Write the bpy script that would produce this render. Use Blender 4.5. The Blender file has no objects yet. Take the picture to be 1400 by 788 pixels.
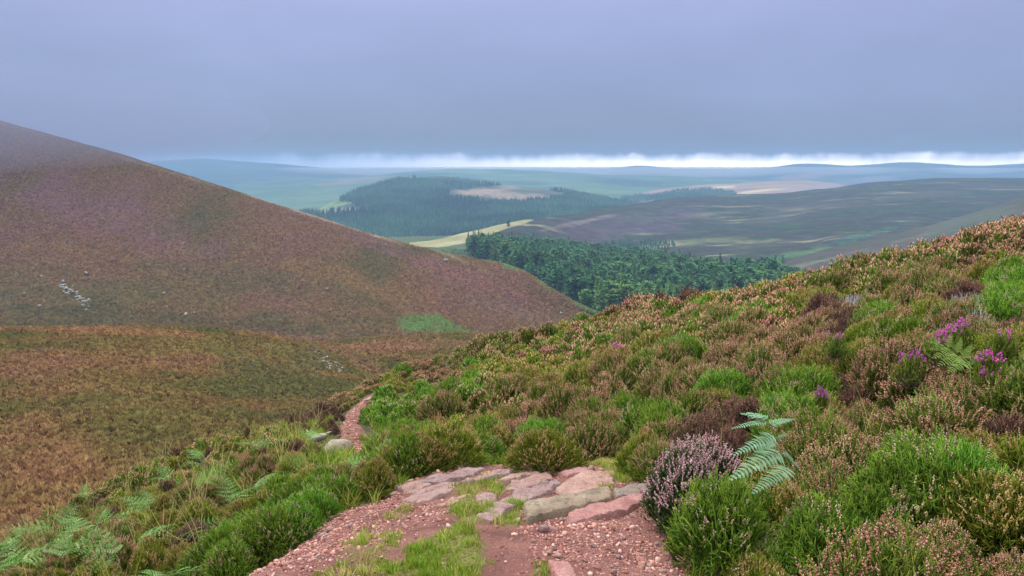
import bpy, bmesh, math, random
import numpy as np
from mathutils import Vector, Matrix

random.seed(7)
RNG = np.random.default_rng(7)
S = bpy.context.scene
COL = S.collection

# ------------------------------------------------------------------ camera, world, sun, exposure
FPX, PITCH = 1011.0, math.radians(9.5)          # photograph 1400 x 788
cam_data = bpy.data.cameras.new("camera")
cam_data.sensor_width = 36.0
cam_data.lens = FPX * 36.0 / 1400.0
cam_data.clip_start, cam_data.clip_end = 0.05, 60000.0
cam = bpy.data.objects.new("camera", cam_data)
COL.objects.link(cam)
cam.location = (0, 0, 0)
cam.rotation_euler = (math.pi / 2 - PITCH, 0, 0)
S.camera = cam
S.view_settings.view_transform = 'Standard'
S.view_settings.look = 'None'
S.view_settings.exposure = 1.0
S.view_settings.gamma = 1.0
S.render.resolution_x, S.render.resolution_y = 1024, 576
S.cycles.max_bounces = 6
S.cycles.diffuse_bounces = 3
S.cycles.transmission_bounces = 3
S.cycles.transparent_max_bounces = 6
S.cycles.volume_bounces = 0

SUN_EL, SUN_AZ = math.radians(56), math.radians(-40)     # azimuth from +Y towards +X
world = bpy.data.worlds.new("World")
S.world = world
world.use_nodes = True


def build_world():
    nt = world.node_tree
    nt.nodes.clear()
    N, L = nt.nodes.new, nt.links.new
    out = N('ShaderNodeOutputWorld')
    bg_sky, bg_cloud, mix = N('ShaderNodeBackground'), N('ShaderNodeBackground'), N('ShaderNodeMixShader')
    sky = N('ShaderNodeTexSky')
    sky.sky_type = 'NISHITA'
    sky.sun_disc = False
    sky.sun_elevation = SUN_EL
    sky.sun_rotation = SUN_AZ
    bg_sky.inputs[1].default_value = 0.08
    L(sky.outputs[0], bg_sky.inputs[0])
    tc = N('ShaderNodeTexCoord')
    sep = N('ShaderNodeSeparateXYZ')
    L(tc.outputs['Generated'], sep.inputs[0])

    def math_n(op, a, b=None, c=None, clamp=False):
        n = N('ShaderNodeMath'); n.operation = op; n.use_clamp = clamp
        for i, v in enumerate((a, b, c)):
            if v is None: continue
            if isinstance(v, (int, float)): n.inputs[i].default_value = v
            else: L(v, n.inputs[i])
        return n.outputs[0]

    def noise(scale_xyz, scale, detail, rough=0.55):
        mp = N('ShaderNodeMapping'); mp.inputs['Scale'].default_value = scale_xyz
        L(tc.outputs['Generated'], mp.inputs[0])
        n = N('ShaderNodeTexNoise'); n.inputs['Scale'].default_value = scale
        n.inputs['Detail'].default_value = detail; n.inputs['Roughness'].default_value = rough
        L(mp.outputs[0], n.inputs[0])
        return n.outputs[0]
    z = sep.outputs[2]
    # torn underside of the cloud deck
    rag = math_n('SUBTRACT', noise((1, 1, 0.6), 26, 5, 0.65), 0.5)
    rag2 = math_n('SUBTRACT', noise((1, 1, 1), 6, 3), 0.5)
    zr = math_n('ADD', z, math_n('ADD', math_n('MULTIPLY', rag, 0.020), math_n('MULTIPLY', rag2, 0.010)))
    edge = N('ShaderNodeMapRange'); edge.interpolation_type = 'SMOOTHSTEP'
    edge.inputs[1].default_value, edge.inputs[2].default_value = -0.001, 0.0150
    L(zr, edge.inputs[0])
    # deck colour by height: darkest at its base, lighter towards the zenith, steepened above the view to brighten the foreground
    deck = N('ShaderNodeValToRGB')
    L(z, deck.inputs[0])
    cr = deck.color_ramp
    cr.elements[0].position, cr.elements[0].color = 0.0, (0.112, 0.139, 0.215, 1)
    cr.elements[1].position, cr.elements[1].color = 1.0, (1.15, 1.17, 1.22, 1)
    for p, c in ((0.03, (0.117, 0.144, 0.228)), (0.08, (0.140, 0.169, 0.280)), (0.14, (0.162, 0.191, 0.320)), (0.25, (0.212, 0.245, 0.385)), (0.5, (0.70, 0.74, 0.86))):
        e = cr.elements.new(p); e.color = (*c, 1)
    soft = noise((1, 1, 3), 2.2, 4)
    var = N('ShaderNodeMapRange')
    var.inputs[1].default_value, var.inputs[2].default_value = 0.3, 0.7
    var.inputs[3].default_value, var.inputs[4].default_value = 0.90, 1.10
    L(soft, var.inputs[0])
    dm = N('ShaderNodeVectorMath'); dm.operation = 'SCALE'
    L(deck.outputs[0], dm.inputs[0]); L(var.outputs[0], dm.inputs['Scale'])
    # clear strip under the deck, brighter round to the east of the valley
    az = N('ShaderNodeMapRange'); az.interpolation_type = 'SMOOTHSTEP'
    az.inputs[1].default_value, az.inputs[2].default_value = -0.40, 0.30
    L(sep.outputs[0], az.inputs[0])
    strip = N('ShaderNodeMix'); strip.data_type = 'RGBA'
    L(az.outputs[0], strip.inputs[0])
    strip.inputs[6].default_value = (0.42, 0.52, 0.80, 1)
    strip.inputs[7].default_value = (3.0, 2.7, 2.85, 1)
    fin = N('ShaderNodeMix'); fin.data_type = 'RGBA'
    L(edge.outputs[0], fin.inputs[0]); L(strip.outputs[2], fin.inputs[6]); L(dm.outputs[0], fin.inputs[7])
    L(fin.outputs[2], bg_cloud.inputs[0])
    mix.inputs[0].default_value = 0.93
    L(bg_sky.outputs[0], mix.inputs[1]); L(bg_cloud.outputs[0], mix.inputs[2])
    L(mix.outputs[0], out.inputs[0])


build_world()
sun_d = bpy.data.lights.new("sun", 'SUN')
sun_d.energy = 1.5
sun_d.angle = math.radians(13)
sun_d.color = (1.0, 0.95, 0.88)
sun = bpy.data.objects.new("sun", sun_d)
COL.objects.link(sun)
_sd = Vector((math.sin(SUN_AZ) * math.cos(SUN_EL), math.cos(SUN_AZ) * math.cos(SUN_EL), math.sin(SUN_EL)))
sun.rotation_euler = _sd.to_track_quat('Z', 'Y').to_euler()

# ------------------------------------------------------------------ maths helpers
SP, CP = math.sin(PITCH), math.cos(PITCH)


def ray(px, py):
    px, py = np.asarray(px, float), np.asarray(py, float)
    cx, cy = (px - 700) / FPX, (394 - py) / FPX
    return np.stack([cx, cy * SP + CP, cy * CP - SP], -1)


def P(px, py, D):
    d = ray(px, py)
    return d * (np.asarray(D, float) / d[..., 1])[..., None]


def proj(p):
    p = np.asarray(p, float)
    f = p[..., 1] * CP - p[..., 2] * SP
    u = p[..., 1] * SP + p[..., 2] * CP
    f = np.where(f < 0.05, 0.05, f)
    return 700 + FPX * p[..., 0] / f, 394 - FPX * u / f


def _hash(ix, iy, seed):
    h = np.sin(ix * 127.1 + iy * 311.7 + seed * 74.7) * 43758.5453
    return h - np.floor(h)


def vnoise(x, y, seed=0):
    ix, iy = np.floor(x), np.floor(y)
    fx, fy = x - ix, y - iy
    fx, fy = fx * fx * (3 - 2 * fx), fy * fy * (3 - 2 * fy)
    a, b = _hash(ix, iy, seed), _hash(ix + 1, iy, seed)
    c, d = _hash(ix, iy + 1, seed), _hash(ix + 1, iy + 1, seed)
    return (a + (b - a) * fx) + ((c + (d - c) * fx) - (a + (b - a) * fx)) * fy - 0.5


def fbm(x, y, oct=4, seed=0):
    s, a = 0, 1.0
    for o in range(oct):
        s = s + a * vnoise(x * 2 ** o + o * 17.3, y * 2 ** o - o * 9.1, seed + o)
        a *= 0.5
    return s


def herm(x, xp, yp):
    xp, yp = np.asarray(xp, float), np.asarray(yp, float)
    x = np.asarray(x, float)
    dx = np.diff(xp)
    m = np.diff(yp) / dx
    t = np.empty_like(yp)
    t[0], t[-1] = m[0], m[-1]
    if len(m) > 1:
        t[1:-1] = (m[:-1] * dx[1:] + m[1:] * dx[:-1]) / (dx[:-1] + dx[1:])
    k = np.clip(np.searchsorted(xp, x, 'right') - 1, 0, len(dx) - 1)
    h = dx[k]
    s = (x - xp[k]) / h
    out = ((2 * s ** 3 - 3 * s ** 2 + 1) * yp[k] + (s ** 3 - 2 * s ** 2 + s) * h * t[k]
           + (-2 * s ** 3 + 3 * s ** 2) * yp[k + 1] + (s ** 3 - s ** 2) * h * t[k + 1])
    out = np.where(x < xp[0], yp[0] + (x - xp[0]) * t[0], out)
    return np.where(x > xp[-1], yp[-1] + (x - xp[-1]) * t[-1], out)


def sstep(a, b, x):
    t = np.clip((x - a) / (b - a), 0, 1)
    return t * t * (3 - 2 * t)


def poly_sd(x, y, poly):
    """signed distance to a polygon, positive inside"""
    x, y = np.asarray(x, float), np.asarray(y, float)
    d = np.full(x.shape, 1e9)
    ins = np.zeros(x.shape, bool)
    n = len(poly)
    for i in range(n):
        ax, ay = poly[i][0], poly[i][1]
        bx, by = poly[(i + 1) % n][0], poly[(i + 1) % n][1]
        ex, ey = bx - ax, by - ay
        t = np.clip(((x - ax) * ex + (y - ay) * ey) / (ex * ex + ey * ey + 1e-12), 0, 1)
        d = np.minimum(d, np.hypot(x - ax - t * ex, y - ay - t * ey))
        if abs(ey) > 1e-12:
            c = ((ay > y) != (by > y)) & (x < ex * (y - ay) / ey + ax)
            ins ^= c
    return np.where(ins, d, -d)


def line_dist(x, y, pts):
    d = np.full(np.shape(x), 1e9)
    for (ax, ay), (bx, by) in zip(pts[:-1], pts[1:]):
        ex, ey = bx - ax, by - ay
        t = np.clip(((x - ax) * ex + (y - ay) * ey) / (ex * ex + ey * ey + 1e-12), 0, 1)
        d = np.minimum(d, np.hypot(x - ax - t * ex, y - ay - t * ey))
    return d


# ------------------------------------------------------------------ mesh and object helpers
def mesh_np(name, V, F, mats=(), mi=None, smooth=True, **attrs):
    """F: (n,3) or (n,4) int array, or a list of such arrays"""
    me = bpy.data.meshes.new(name)
    Fs = F if isinstance(F, list) else [F]
    Fs = [np.asarray(f, np.int32) for f in Fs if len(f)]
    V = np.asarray(V, np.float32)
    me.vertices.add(len(V))
    me.vertices.foreach_set('co', V.ravel())
    loops = np.concatenate([f.ravel() for f in Fs])
    sizes = np.concatenate([np.full(len(f), f.shape[1], np.int32) for f in Fs])
    me.loops.add(len(loops))
    me.loops.foreach_set('vertex_index', loops)
    me.polygons.add(len(sizes))
    me.polygons.foreach_set('loop_start', np.concatenate([[0], np.cumsum(sizes)[:-1]]).astype(np.int32))
    me.polygons.foreach_set('loop_total', sizes)
    for m in mats: me.materials.append(m)
    if mi is not None: me.polygons.foreach_set('material_index', np.asarray(mi, np.int32))
    if smooth: me.polygons.foreach_set('use_smooth', np.ones(len(sizes), bool))
    for k, a in attrs.items():
        put_attr(me, k, a)
    me.update()
    me.validate()
    return me


def put_attr(me, k, a):
    a = np.asarray(a)
    if a.ndim == 2 and a.shape[1] == 4:
        at = me.attributes.new(k, 'FLOAT_COLOR', 'POINT'); at.data.foreach_set('color', a.astype(np.float32).ravel())
    elif a.ndim == 2:
        at = me.attributes.new(k, 'FLOAT_VECTOR', 'POINT'); at.data.foreach_set('vector', a.astype(np.float32).ravel())
    elif a.dtype.kind == 'i':
        at = me.attributes.new(k, 'INT', 'POINT'); at.data.foreach_set('value', a.astype(np.int32))
    else:
        at = me.attributes.new(k, 'FLOAT', 'POINT'); at.data.foreach_set('value', a.astype(np.float32))


def obj(name, data, parent=None, kind=None, loc=None, rot=None, scale=None, link=True):
    o = bpy.data.objects.new(name, data)
    if link: COL.objects.link(o)
    if parent is not None: o.parent = parent
    if kind: o['kind'] = kind
    if loc is not None: o.location = loc
    if rot is not None: o.rotation_euler = rot
    if scale is not None: o.scale = (scale,) * 3 if isinstance(scale, (int, float)) else scale
    return o


def tag(o, label, cat, group=None):
    o['label'] = label
    o['category'] = cat
    if group: o['group'] = group
    return o


def grid_faces(nv, nu):
    i = np.arange(nv * nu).reshape(nv, nu)
    return np.stack([i[:-1, :-1].ravel(), i[:-1, 1:].ravel(), i[1:, 1:].ravel(), i[1:, :-1].ravel()], -1)


class MB:
    """collects vertex and face arrays, with a tint per vertex and a material per face"""
    def __init__(s): s.V, s.F, s.T, s.M, s.n = [], [], [], [], 0

    def add(s, V, F, tint=0.5, mat=0):
        V = np.asarray(V, float).reshape(-1, 3)
        F = np.asarray(F, int)
        s.V.append(V); s.F.append(F + s.n)
        s.T.append(np.broadcast_to(np.asarray(tint, float), (len(V),)) if np.ndim(tint) == 0 else np.asarray(tint, float))
        s.M.append(np.full(len(F), mat)); s.n += len(V)

    def mesh(s, name, mats, smooth=True):
        tris = [f for f in s.F if f.shape[1] == 3]; quads = [f for f in s.F if f.shape[1] == 4]
        mt = [m for f, m in zip(s.F, s.M) if f.shape[1] == 3]; mq = [m for f, m in zip(s.F, s.M) if f.shape[1] == 4]
        Fs = ([np.concatenate(tris)] if tris else []) + ([np.concatenate(quads)] if quads else [])
        mi = np.concatenate(mt + mq)
        return mesh_np(name, np.concatenate(s.V), Fs, mats, mi, smooth, tint=np.concatenate(s.T))


def frames(d):
    d = d / np.maximum(np.linalg.norm(d, axis=-1, keepdims=True), 1e-9)
    up = np.where(np.abs(d[..., 2:3]) > 0.9, np.array([1.0, 0, 0]), np.array([0, 0, 1.0]))
    a = np.cross(d, up); a /= np.maximum(np.linalg.norm(a, axis=-1, keepdims=True), 1e-9)
    return d, a, np.cross(d, a)


def spindles(base, tip, rad, prof=((0, .5), (.5, 1), (1, 0)), sides=3, bend=None):
    """tapered sprigs from base to tip, all at once; returns V, F (triangles), index of the sprig for each vertex"""
    base, tip = np.asarray(base, float), np.asarray(tip, float)
    n = len(base)
    d, a, b = frames(tip - base)
    rad = np.broadcast_to(rad, (n,))
    ph = RNG.uniform(0, 6.28, n)
    rings = [p for p in prof if p[1] > 0]
    pts = []
    for t, r in rings:
        c = base + (tip - base) * t
        if bend is not None: c = c + bend * (t * (1 - t) * 4)
        for k in range(sides):
            an = ph + k * 2 * math.pi / sides
            pts.append(c + (a * np.cos(an)[:, None] + b * np.sin(an)[:, None]) * (rad * r)[:, None])
    pts.append(tip)
    V = np.stack(pts, 1)
    m = V.shape[1]
    F = []
    for j in range(len(rings) - 1):
        for k in range(sides):
            p, q = j * sides + k, j * sides + (k + 1) % sides
            F += [(p, q, q + sides), (p, q + sides, p + sides)]
    l = (len(rings) - 1) * sides
    for k in range(sides): F.append((l + k, l + (k + 1) % sides, m - 1))
    F = np.asarray(F)[None] + (np.arange(n) * m)[:, None, None]
    return V.reshape(-1, 3), F.reshape(-1, 3), np.repeat(np.arange(n), m)


OCT_V = np.array([(1, 0, 0), (-1, 0, 0), (0, 1, 0), (0, -1, 0), (0, 0, 1.3), (0, 0, -1.3)], float)
OCT_F = np.array([(0, 2, 4), (2, 1, 4), (1, 3, 4), (3, 0, 4), (2, 0, 5), (1, 2, 5), (3, 1, 5), (0, 3, 5)])


def bells(c, r):
    n = len(c)
    r = np.broadcast_to(r, (n,))
    V = c[:, None] + OCT_V[None] * r[:, None, None] * RNG.uniform(.7, 1.3, (n, 6, 1))
    F = OCT_F[None] + (np.arange(n) * 6)[:, None, None]
    return V.reshape(-1, 3), F.reshape(-1, 3), np.repeat(np.arange(n), 6)


# ------------------------------------------------------------------ material helpers
def new_mat(name):
    m = bpy.data.materials.new(name)
    m.use_nodes = True
    nt = m.node_tree
    b = nt.nodes['Principled BSDF']
    b.inputs['Roughness'].default_value = 0.9
    b.inputs['Specular IOR Level'].default_value = 0.15
    return m, nt, b


def ramp(nt, fac, stops):
    r = nt.nodes.new('ShaderNodeValToRGB')
    nt.links.new(fac, r.inputs[0])
    cr = r.color_ramp
    cr.elements[0].position, cr.elements[0].color = stops[0][0], (*stops[0][1], 1)
    cr.elements[1].position, cr.elements[1].color = stops[-1][0], (*stops[-1][1], 1)
    for p, c in stops[1:-1]:
        e = cr.elements.new(p); e.color = (*c, 1)
    return r.outputs[0]


def noise_n(nt, scale, detail=4, rough=.55, stretch=None, coord='position'):
    if coord == 'position':
        v = nt.nodes.new('ShaderNodeNewGeometry').outputs['Position']
    else:
        v = nt.nodes.new('ShaderNodeTexCoord').outputs[coord]
    if stretch is not None:
        mp = nt.nodes.new('ShaderNodeMapping')
        mp.inputs['Scale'].default_value = stretch[:3]
        if len(stretch) > 3: mp.inputs['Rotation'].default_value = (0, 0, stretch[3])
        nt.links.new(v, mp.inputs[0]); v = mp.outputs[0]
    n = nt.nodes.new('ShaderNodeTexNoise')
    n.inputs['Scale'].default_value = scale
    n.inputs['Detail'].default_value = detail
    n.inputs['Roughness'].default_value = rough
    nt.links.new(v, n.inputs[0])
    return n.outputs[0]


def mixc(nt, fac, a, b, mode='MIX'):
    m = nt.nodes.new('ShaderNodeMix'); m.data_type = 'RGBA'; m.blend_type = mode
    for i, v in ((0, fac), (6, a), (7, b)):
        if isinstance(v, (int, float)): m.inputs[i].default_value = v
        elif isinstance(v, tuple): m.inputs[i].default_value = (*v, 1)
        else: nt.links.new(v, m.inputs[i])
    return m.outputs[2]


def attr(nt, name, typ='GEOMETRY'):
    a = nt.nodes.new('ShaderNodeAttribute'); a.attribute_name = name; a.attribute_type = typ
    return a


def bump(nt, b, h, strength, dist):
    n = nt.nodes.new('ShaderNodeBump')
    n.inputs['Strength'].default_value = strength; n.inputs['Distance'].default_value = dist
    nt.links.new(h, n.inputs['Height']); nt.links.new(n.outputs[0], b.inputs['Normal'])


def hsv(nt, col, h=None, s=None, v=None):
    n = nt.nodes.new('ShaderNodeHueSaturation')
    nt.links.new(col, n.inputs['Color'])
    for k, x in (('Hue', h), ('Saturation', s), ('Value', v)):
        if x is None: continue
        if isinstance(x, (int, float)): n.inputs[k].default_value = x
        else: nt.links.new(x, n.inputs[k])
    return n.outputs[0]


def mrange(nt, v, a, b, c, d):
    n = nt.nodes.new('ShaderNodeMapRange')
    nt.links.new(v, n.inputs[0])
    for i, x in enumerate((a, b, c, d)): n.inputs[i + 1].default_value = x
    return n.outputs[0]


def plant_mat(name, stops, jitter=.25, translucent=0.0, hue=.015):
    """colour from the tint of each sprig, shifted a little from plant to plant"""
    m, nt, b = new_mat(name)
    c = ramp(nt, attr(nt, 'tint').outputs['Fac'], stops)
    oi = nt.nodes.new('ShaderNodeObjectInfo').outputs['Random']
    c = hsv(nt, c, h=mrange(nt, oi, 0, 1, .5 - hue, .5 + hue), v=mrange(nt, oi, 0, 1, 1 - jitter, 1 + jitter))
    nt.links.new(c, b.inputs['Base Color'])
    if translucent:
        tr = nt.nodes.new('ShaderNodeBsdfTranslucent'); mx = nt.nodes.new('ShaderNodeMixShader')
        nt.links.new(c, tr.inputs[0]); mx.inputs[0].default_value = translucent
        nt.links.new(b.outputs[0], mx.inputs[1]); nt.links.new(tr.outputs[0], mx.inputs[2])
        nt.links.new(mx.outputs[0], nt.nodes['Material Output'].inputs[0])
    return m


def hill_mat(name, stops, scale, stretch=(1, 1, 1), fine=1.0, fine_amt=.35, bump_s=.6, bump_d=.5, instanced=False, vr=(.72, 1.3)):
    """moor cover: big patches by position, painted stands of other plants the attribute 'patch', fine grain"""
    m, nt, b = new_mat(name)
    n = noise_n(nt, scale, 6, .6, stretch)
    c = ramp(nt, n, stops)
    a = attr(nt, 'patch', 'INSTANCER' if instanced else 'GEOMETRY')
    n2 = noise_n(nt, scale * 6, 4, .6, stretch)
    am = nt.nodes.new('ShaderNodeMath'); am.operation = 'MULTIPLY'; am.use_clamp = True
    nt.links.new(a.outputs['Alpha'], am.inputs[0]); nt.links.new(mrange(nt, n2, .3, .6, .45, 1.25), am.inputs[1])
    c = mixc(nt, am.outputs[0], c, a.outputs['Color'])
    f = noise_n(nt, fine, 3, .7)
    c = hsv(nt, c, v=mrange(nt, f, .3, .7, 1 - fine_amt, 1 + fine_amt))
    if instanced:
        oi = nt.nodes.new('ShaderNodeObjectInfo').outputs['Random']
        c = hsv(nt, c, h=mrange(nt, oi, 0, 1, .485, .515), v=mrange(nt, oi, 0, 1, *vr))
    else:
        bump(nt, b, f, bump_s, bump_d)
    nt.links.new(c, b.inputs['Base Color'])
    b.inputs['Roughness'].default_value = 1.0
    b.inputs['Specular IOR Level'].default_value = 0.03
    return m


# ------------------------------------------------------------------ geometry-node scatter (only for what nobody could count)
def scatter(name, pts, rot, scl, idx, coll, patch=None, parent=None):
    me = bpy.data.meshes.new(name)
    pts = np.asarray(pts, np.float32)
    me.vertices.add(len(pts)); me.vertices.foreach_set('co', pts.ravel())
    put_attr(me, 'turn', rot); put_attr(me, 'size', scl if np.ndim(scl) == 2 else np.repeat(np.asarray(scl)[:, None], 3, 1))
    put_attr(me, 'pick', np.asarray(idx, np.int32))
    if patch is not None: put_attr(me, 'patch', patch)
    o = obj(name, me, parent=parent, kind='stuff')
    ng = bpy.data.node_groups.new(name + "_scatter", 'GeometryNodeTree')
    ng.interface.new_socket('Geometry', in_out='INPUT', socket_type='NodeSocketGeometry')
    ng.interface.new_socket('Geometry', in_out='OUTPUT', socket_type='NodeSocketGeometry')
    N, L = ng.nodes.new, ng.links.new
    gi, go = N('NodeGroupInput'), N('NodeGroupOutput')
    ci = N('GeometryNodeCollectionInfo'); ci.inputs['Collection'].default_value = coll
    ci.inputs['Separate Children'].default_value = True; ci.inputs['Reset Children'].default_value = True
    ip = N('GeometryNodeInstanceOnPoints'); ip.inputs['Pick Instance'].default_value = True

    def na(k, t):
        n = N('GeometryNodeInputNamedAttribute'); n.data_type = t; n.inputs[0].default_value = k
        return n.outputs[0]
    L(gi.outputs[0], ip.inputs['Points']); L(ci.outputs[0], ip.inputs['Instance'])
    L(na('pick', 'INT'), ip.inputs['Instance Index'])
    L(na('turn', 'FLOAT_VECTOR'), ip.inputs['Rotation']); L(na('size', 'FLOAT_VECTOR'), ip.inputs['Scale'])
    L(ip.outputs[0], go.inputs[0])
    o.modifiers.new('scatter', 'NODES').node_group = ng
    return o


def source(name, meshes):
    """an unlinked collection of shapes for scatter(), in order"""
    c = bpy.data.collections.new(name)
    for i, me in enumerate(meshes):
        c.objects.link(bpy.data.objects.new("%s_%03d" % (name, i), me))
    return c


def sample_grid(G, n, extra=None, keep=None):
    """n random points on a lofted grid, weighted by area; returns points, normals, extra attribute"""
    A, B, C, D = G[:-1, :-1], G[:-1, 1:], G[1:, 1:], G[1:, :-1]
    nr = np.cross(C - A, D - B)
    w = np.linalg.norm(nr, axis=-1)
    nr = nr / np.maximum(w[..., None], 1e-9)
    if keep is not None: w = w * keep
    w = w.ravel() / w.sum()
    k = RNG.choice(len(w), n, p=w)
    s, t = RNG.random((n, 1)), RNG.random((n, 1))
    f = lambda X: ((X[:-1, :-1].reshape(len(w), -1)[k] * (1 - s) + X[:-1, 1:].reshape(len(w), -1)[k] * s) * (1 - t)
                   + (X[1:, :-1].reshape(len(w), -1)[k] * (1 - s) + X[1:, 1:].reshape(len(w), -1)[k] * s) * t)
    nn = nr.reshape(-1, 3)[k]
    nn = np.where(nn[:, 2:3] < 0, -nn, nn)
    return f(G), nn, (f(extra) if extra is not None else None)


def tilt(nn, spin):
    """Euler angles that turn z to the normals, with a spin about them (small-angle order XYZ)"""
    out = np.zeros((len(nn), 3))
    # rotation = Rz(az) * Ry(tilt) * Rz(spin-az): approximated by slope angles about x and y before a random spin about z
    c, s = np.cos(spin), np.sin(spin)
    nx, ny = nn[:, 0] * c + nn[:, 1] * s, -nn[:, 0] * s + nn[:, 1] * c
    out[:, 0] = -np.arctan2(ny, nn[:, 2]); out[:, 1] = np.arctan2(nx, np.hypot(ny, nn[:, 2])); out[:, 2] = spin
    return out


# ------------------------------------------------------------------ distant land
def loft(name, rows, pxr, nu, nv, mat, back=((120, 40), (400, 160)), amp=0, ascale=60, seed=0, patches=(), base=(0, 0, 0), kind='structure'):
    U = np.linspace(pxr[0], pxr[1], nu)
    R = []
    for r in rows:
        r = np.asarray(r, float)
        R.append(P(U, herm(U, r[:, 0], r[:, 1]), np.maximum(np.interp(U, r[:, 0], r[:, 2]), 5)))
    ridge = R[-1]
    rad = ridge[:, :2] / np.linalg.norm(ridge[:, :2], axis=1, keepdims=True)
    for dist, drop in back:
        q = ridge.copy(); q[:, :2] += rad * dist; q[:, 2] -= drop
        R.append(q)
    R = np.asarray(R)
    K = len(R)
    s = np.linspace(0, K - 1, nv)
    G = np.empty((nv, nu, 3))
    for c in range(3):
        for j in range(nu):
            G[:, j, c] = herm(s, np.arange(K), R[:, j, c])
    if amp:
        G[..., 2] += fbm(G[..., 0] / ascale, G[..., 1] / ascale, 5, seed) * amp
    X, Y = proj(G)
    pa = np.zeros((nv, nu, 4)); pa[..., :3] = base
    wob = fbm(G[..., 0] / (ascale * .5), G[..., 1] / (ascale * .5), 4, seed + 9)
    for (cx, cy, rx, ry, ang, col, a) in patches:
        ca, sa = math.cos(math.radians(ang)), math.sin(math.radians(ang))
        dx, dy = X - cx, Y - cy
        e = np.hypot((dx * ca + dy * sa) / rx, (-dx * sa + dy * ca) / ry) + wob * 1.0
        w = (1 - sstep(.45, 1.25, e)) * a
        tot = np.maximum(pa[..., 3] + w * (1 - pa[..., 3]), 1e-6)
        k = (w / tot)[..., None]
        pa[..., :3] = pa[..., :3] * (1 - k) + np.asarray(col) * k
        pa[..., 3] = np.clip(pa[..., 3] + w * (1 - pa[..., 3]), 0, 1)
    front = np.zeros((nv, nu)); front[s <= len(rows) - 1] = 1
    o = obj(name, mesh_np(name, G.reshape(-1, 3), grid_faces(nv, nu), [mat], patch=pa.reshape(-1, 4)), kind=kind)
    return o, G, pa, front


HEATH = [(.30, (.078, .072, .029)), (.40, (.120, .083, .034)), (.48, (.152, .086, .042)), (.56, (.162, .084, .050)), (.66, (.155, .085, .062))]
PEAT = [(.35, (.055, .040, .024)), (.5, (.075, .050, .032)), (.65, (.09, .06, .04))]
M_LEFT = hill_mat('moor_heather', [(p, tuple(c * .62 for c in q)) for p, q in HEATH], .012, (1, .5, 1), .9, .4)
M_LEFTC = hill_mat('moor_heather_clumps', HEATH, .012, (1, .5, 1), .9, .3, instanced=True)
KN = [(.30, (.052, .060, .016)), (.42, (.090, .076, .022)), (.52, (.135, .083, .031)), (.62, (.165, .088, .039)), (.72, (.125, .070, .046))]
M_KNOLL = hill_mat('knoll_heather', PEAT, .05, (1, 1, 1), 3, .4, .6, .15)
M_KNOLLC = hill_mat('knoll_heather_clumps', KN, .05, (1, 1, 1), 3, .3, instanced=True, vr=(.5, 1.55))
MOOR = [(.36, (.026, .052, .020)), (.44, (.036, .046, .024)), (.49, (.045, .036, .030)), (.54, (.033, .030, .030)), (.59, (.062, .072, .032)), (.62, (.045, .040, .034)), (.66, (.19, .18, .095))]
M_MOOR = hill_mat('far_moor', MOOR, .0065, (1, 4.5, 1, .35), .05, .4, .5, 4)
M_SPUR = hill_mat('far_spur', [(.32, (.050, .060, .036)), (.5, (.066, .060, .044)), (.68, (.07, .055, .052))], .008, (1, 3, 1, .5), .06, .2, .3, 2)
M_FLOOR = hill_mat('valley_floor', [(.35, (.05, .085, .03)), (.5, (.07, .10, .035)), (.65, (.10, .10, .045))], .02, (1, 1, 1), .3, .3, .3, .5)
M_FIELD = hill_mat('pale_field', [(.35, (.20, .20, .085)), (.5, (.27, .25, .115)), (.65, (.34, .31, .16))], .02, (1, 1, 1), .2, .12, .2, .3)
M_WOODHILL = hill_mat('wooded_hill', [(.35, (.03, .055, .035)), (.5, (.045, .07, .04)), (.65, (.06, .075, .05))], .01, (1, 1, 1), .1, .3, .3, 1)
M_FARG = hill_mat('far_green_hill', [(.33, (.045, .085, .05)), (.46, (.07, .13, .06)), (.56, (.10, .17, .07)), (.68, (.15, .18, .10))], .0016, (1, 3, 1), .01, .2, .2, 4)
M_FARB = hill_mat('far_blue_hill', [(.33, (.03, .06, .05)), (.5, (.05, .08, .06)), (.62, (.10, .12, .08)), (.75, (.16, .17, .11))], .0018, (1, 3, 1), .01, .2, .2, 4)
M_SUNH = hill_mat('brown_hill_painted_sun', [(.33, (.20, .13, .10)), (.48, (.28, .19, .13)), (.58, (.33, .24, .14)), (.72, (.26, .16, .14))], .004, (1, 4, 1), .02, .2, .2, 3)  # brown hill; its pale gold patches paint sunlight into the colour

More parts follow.
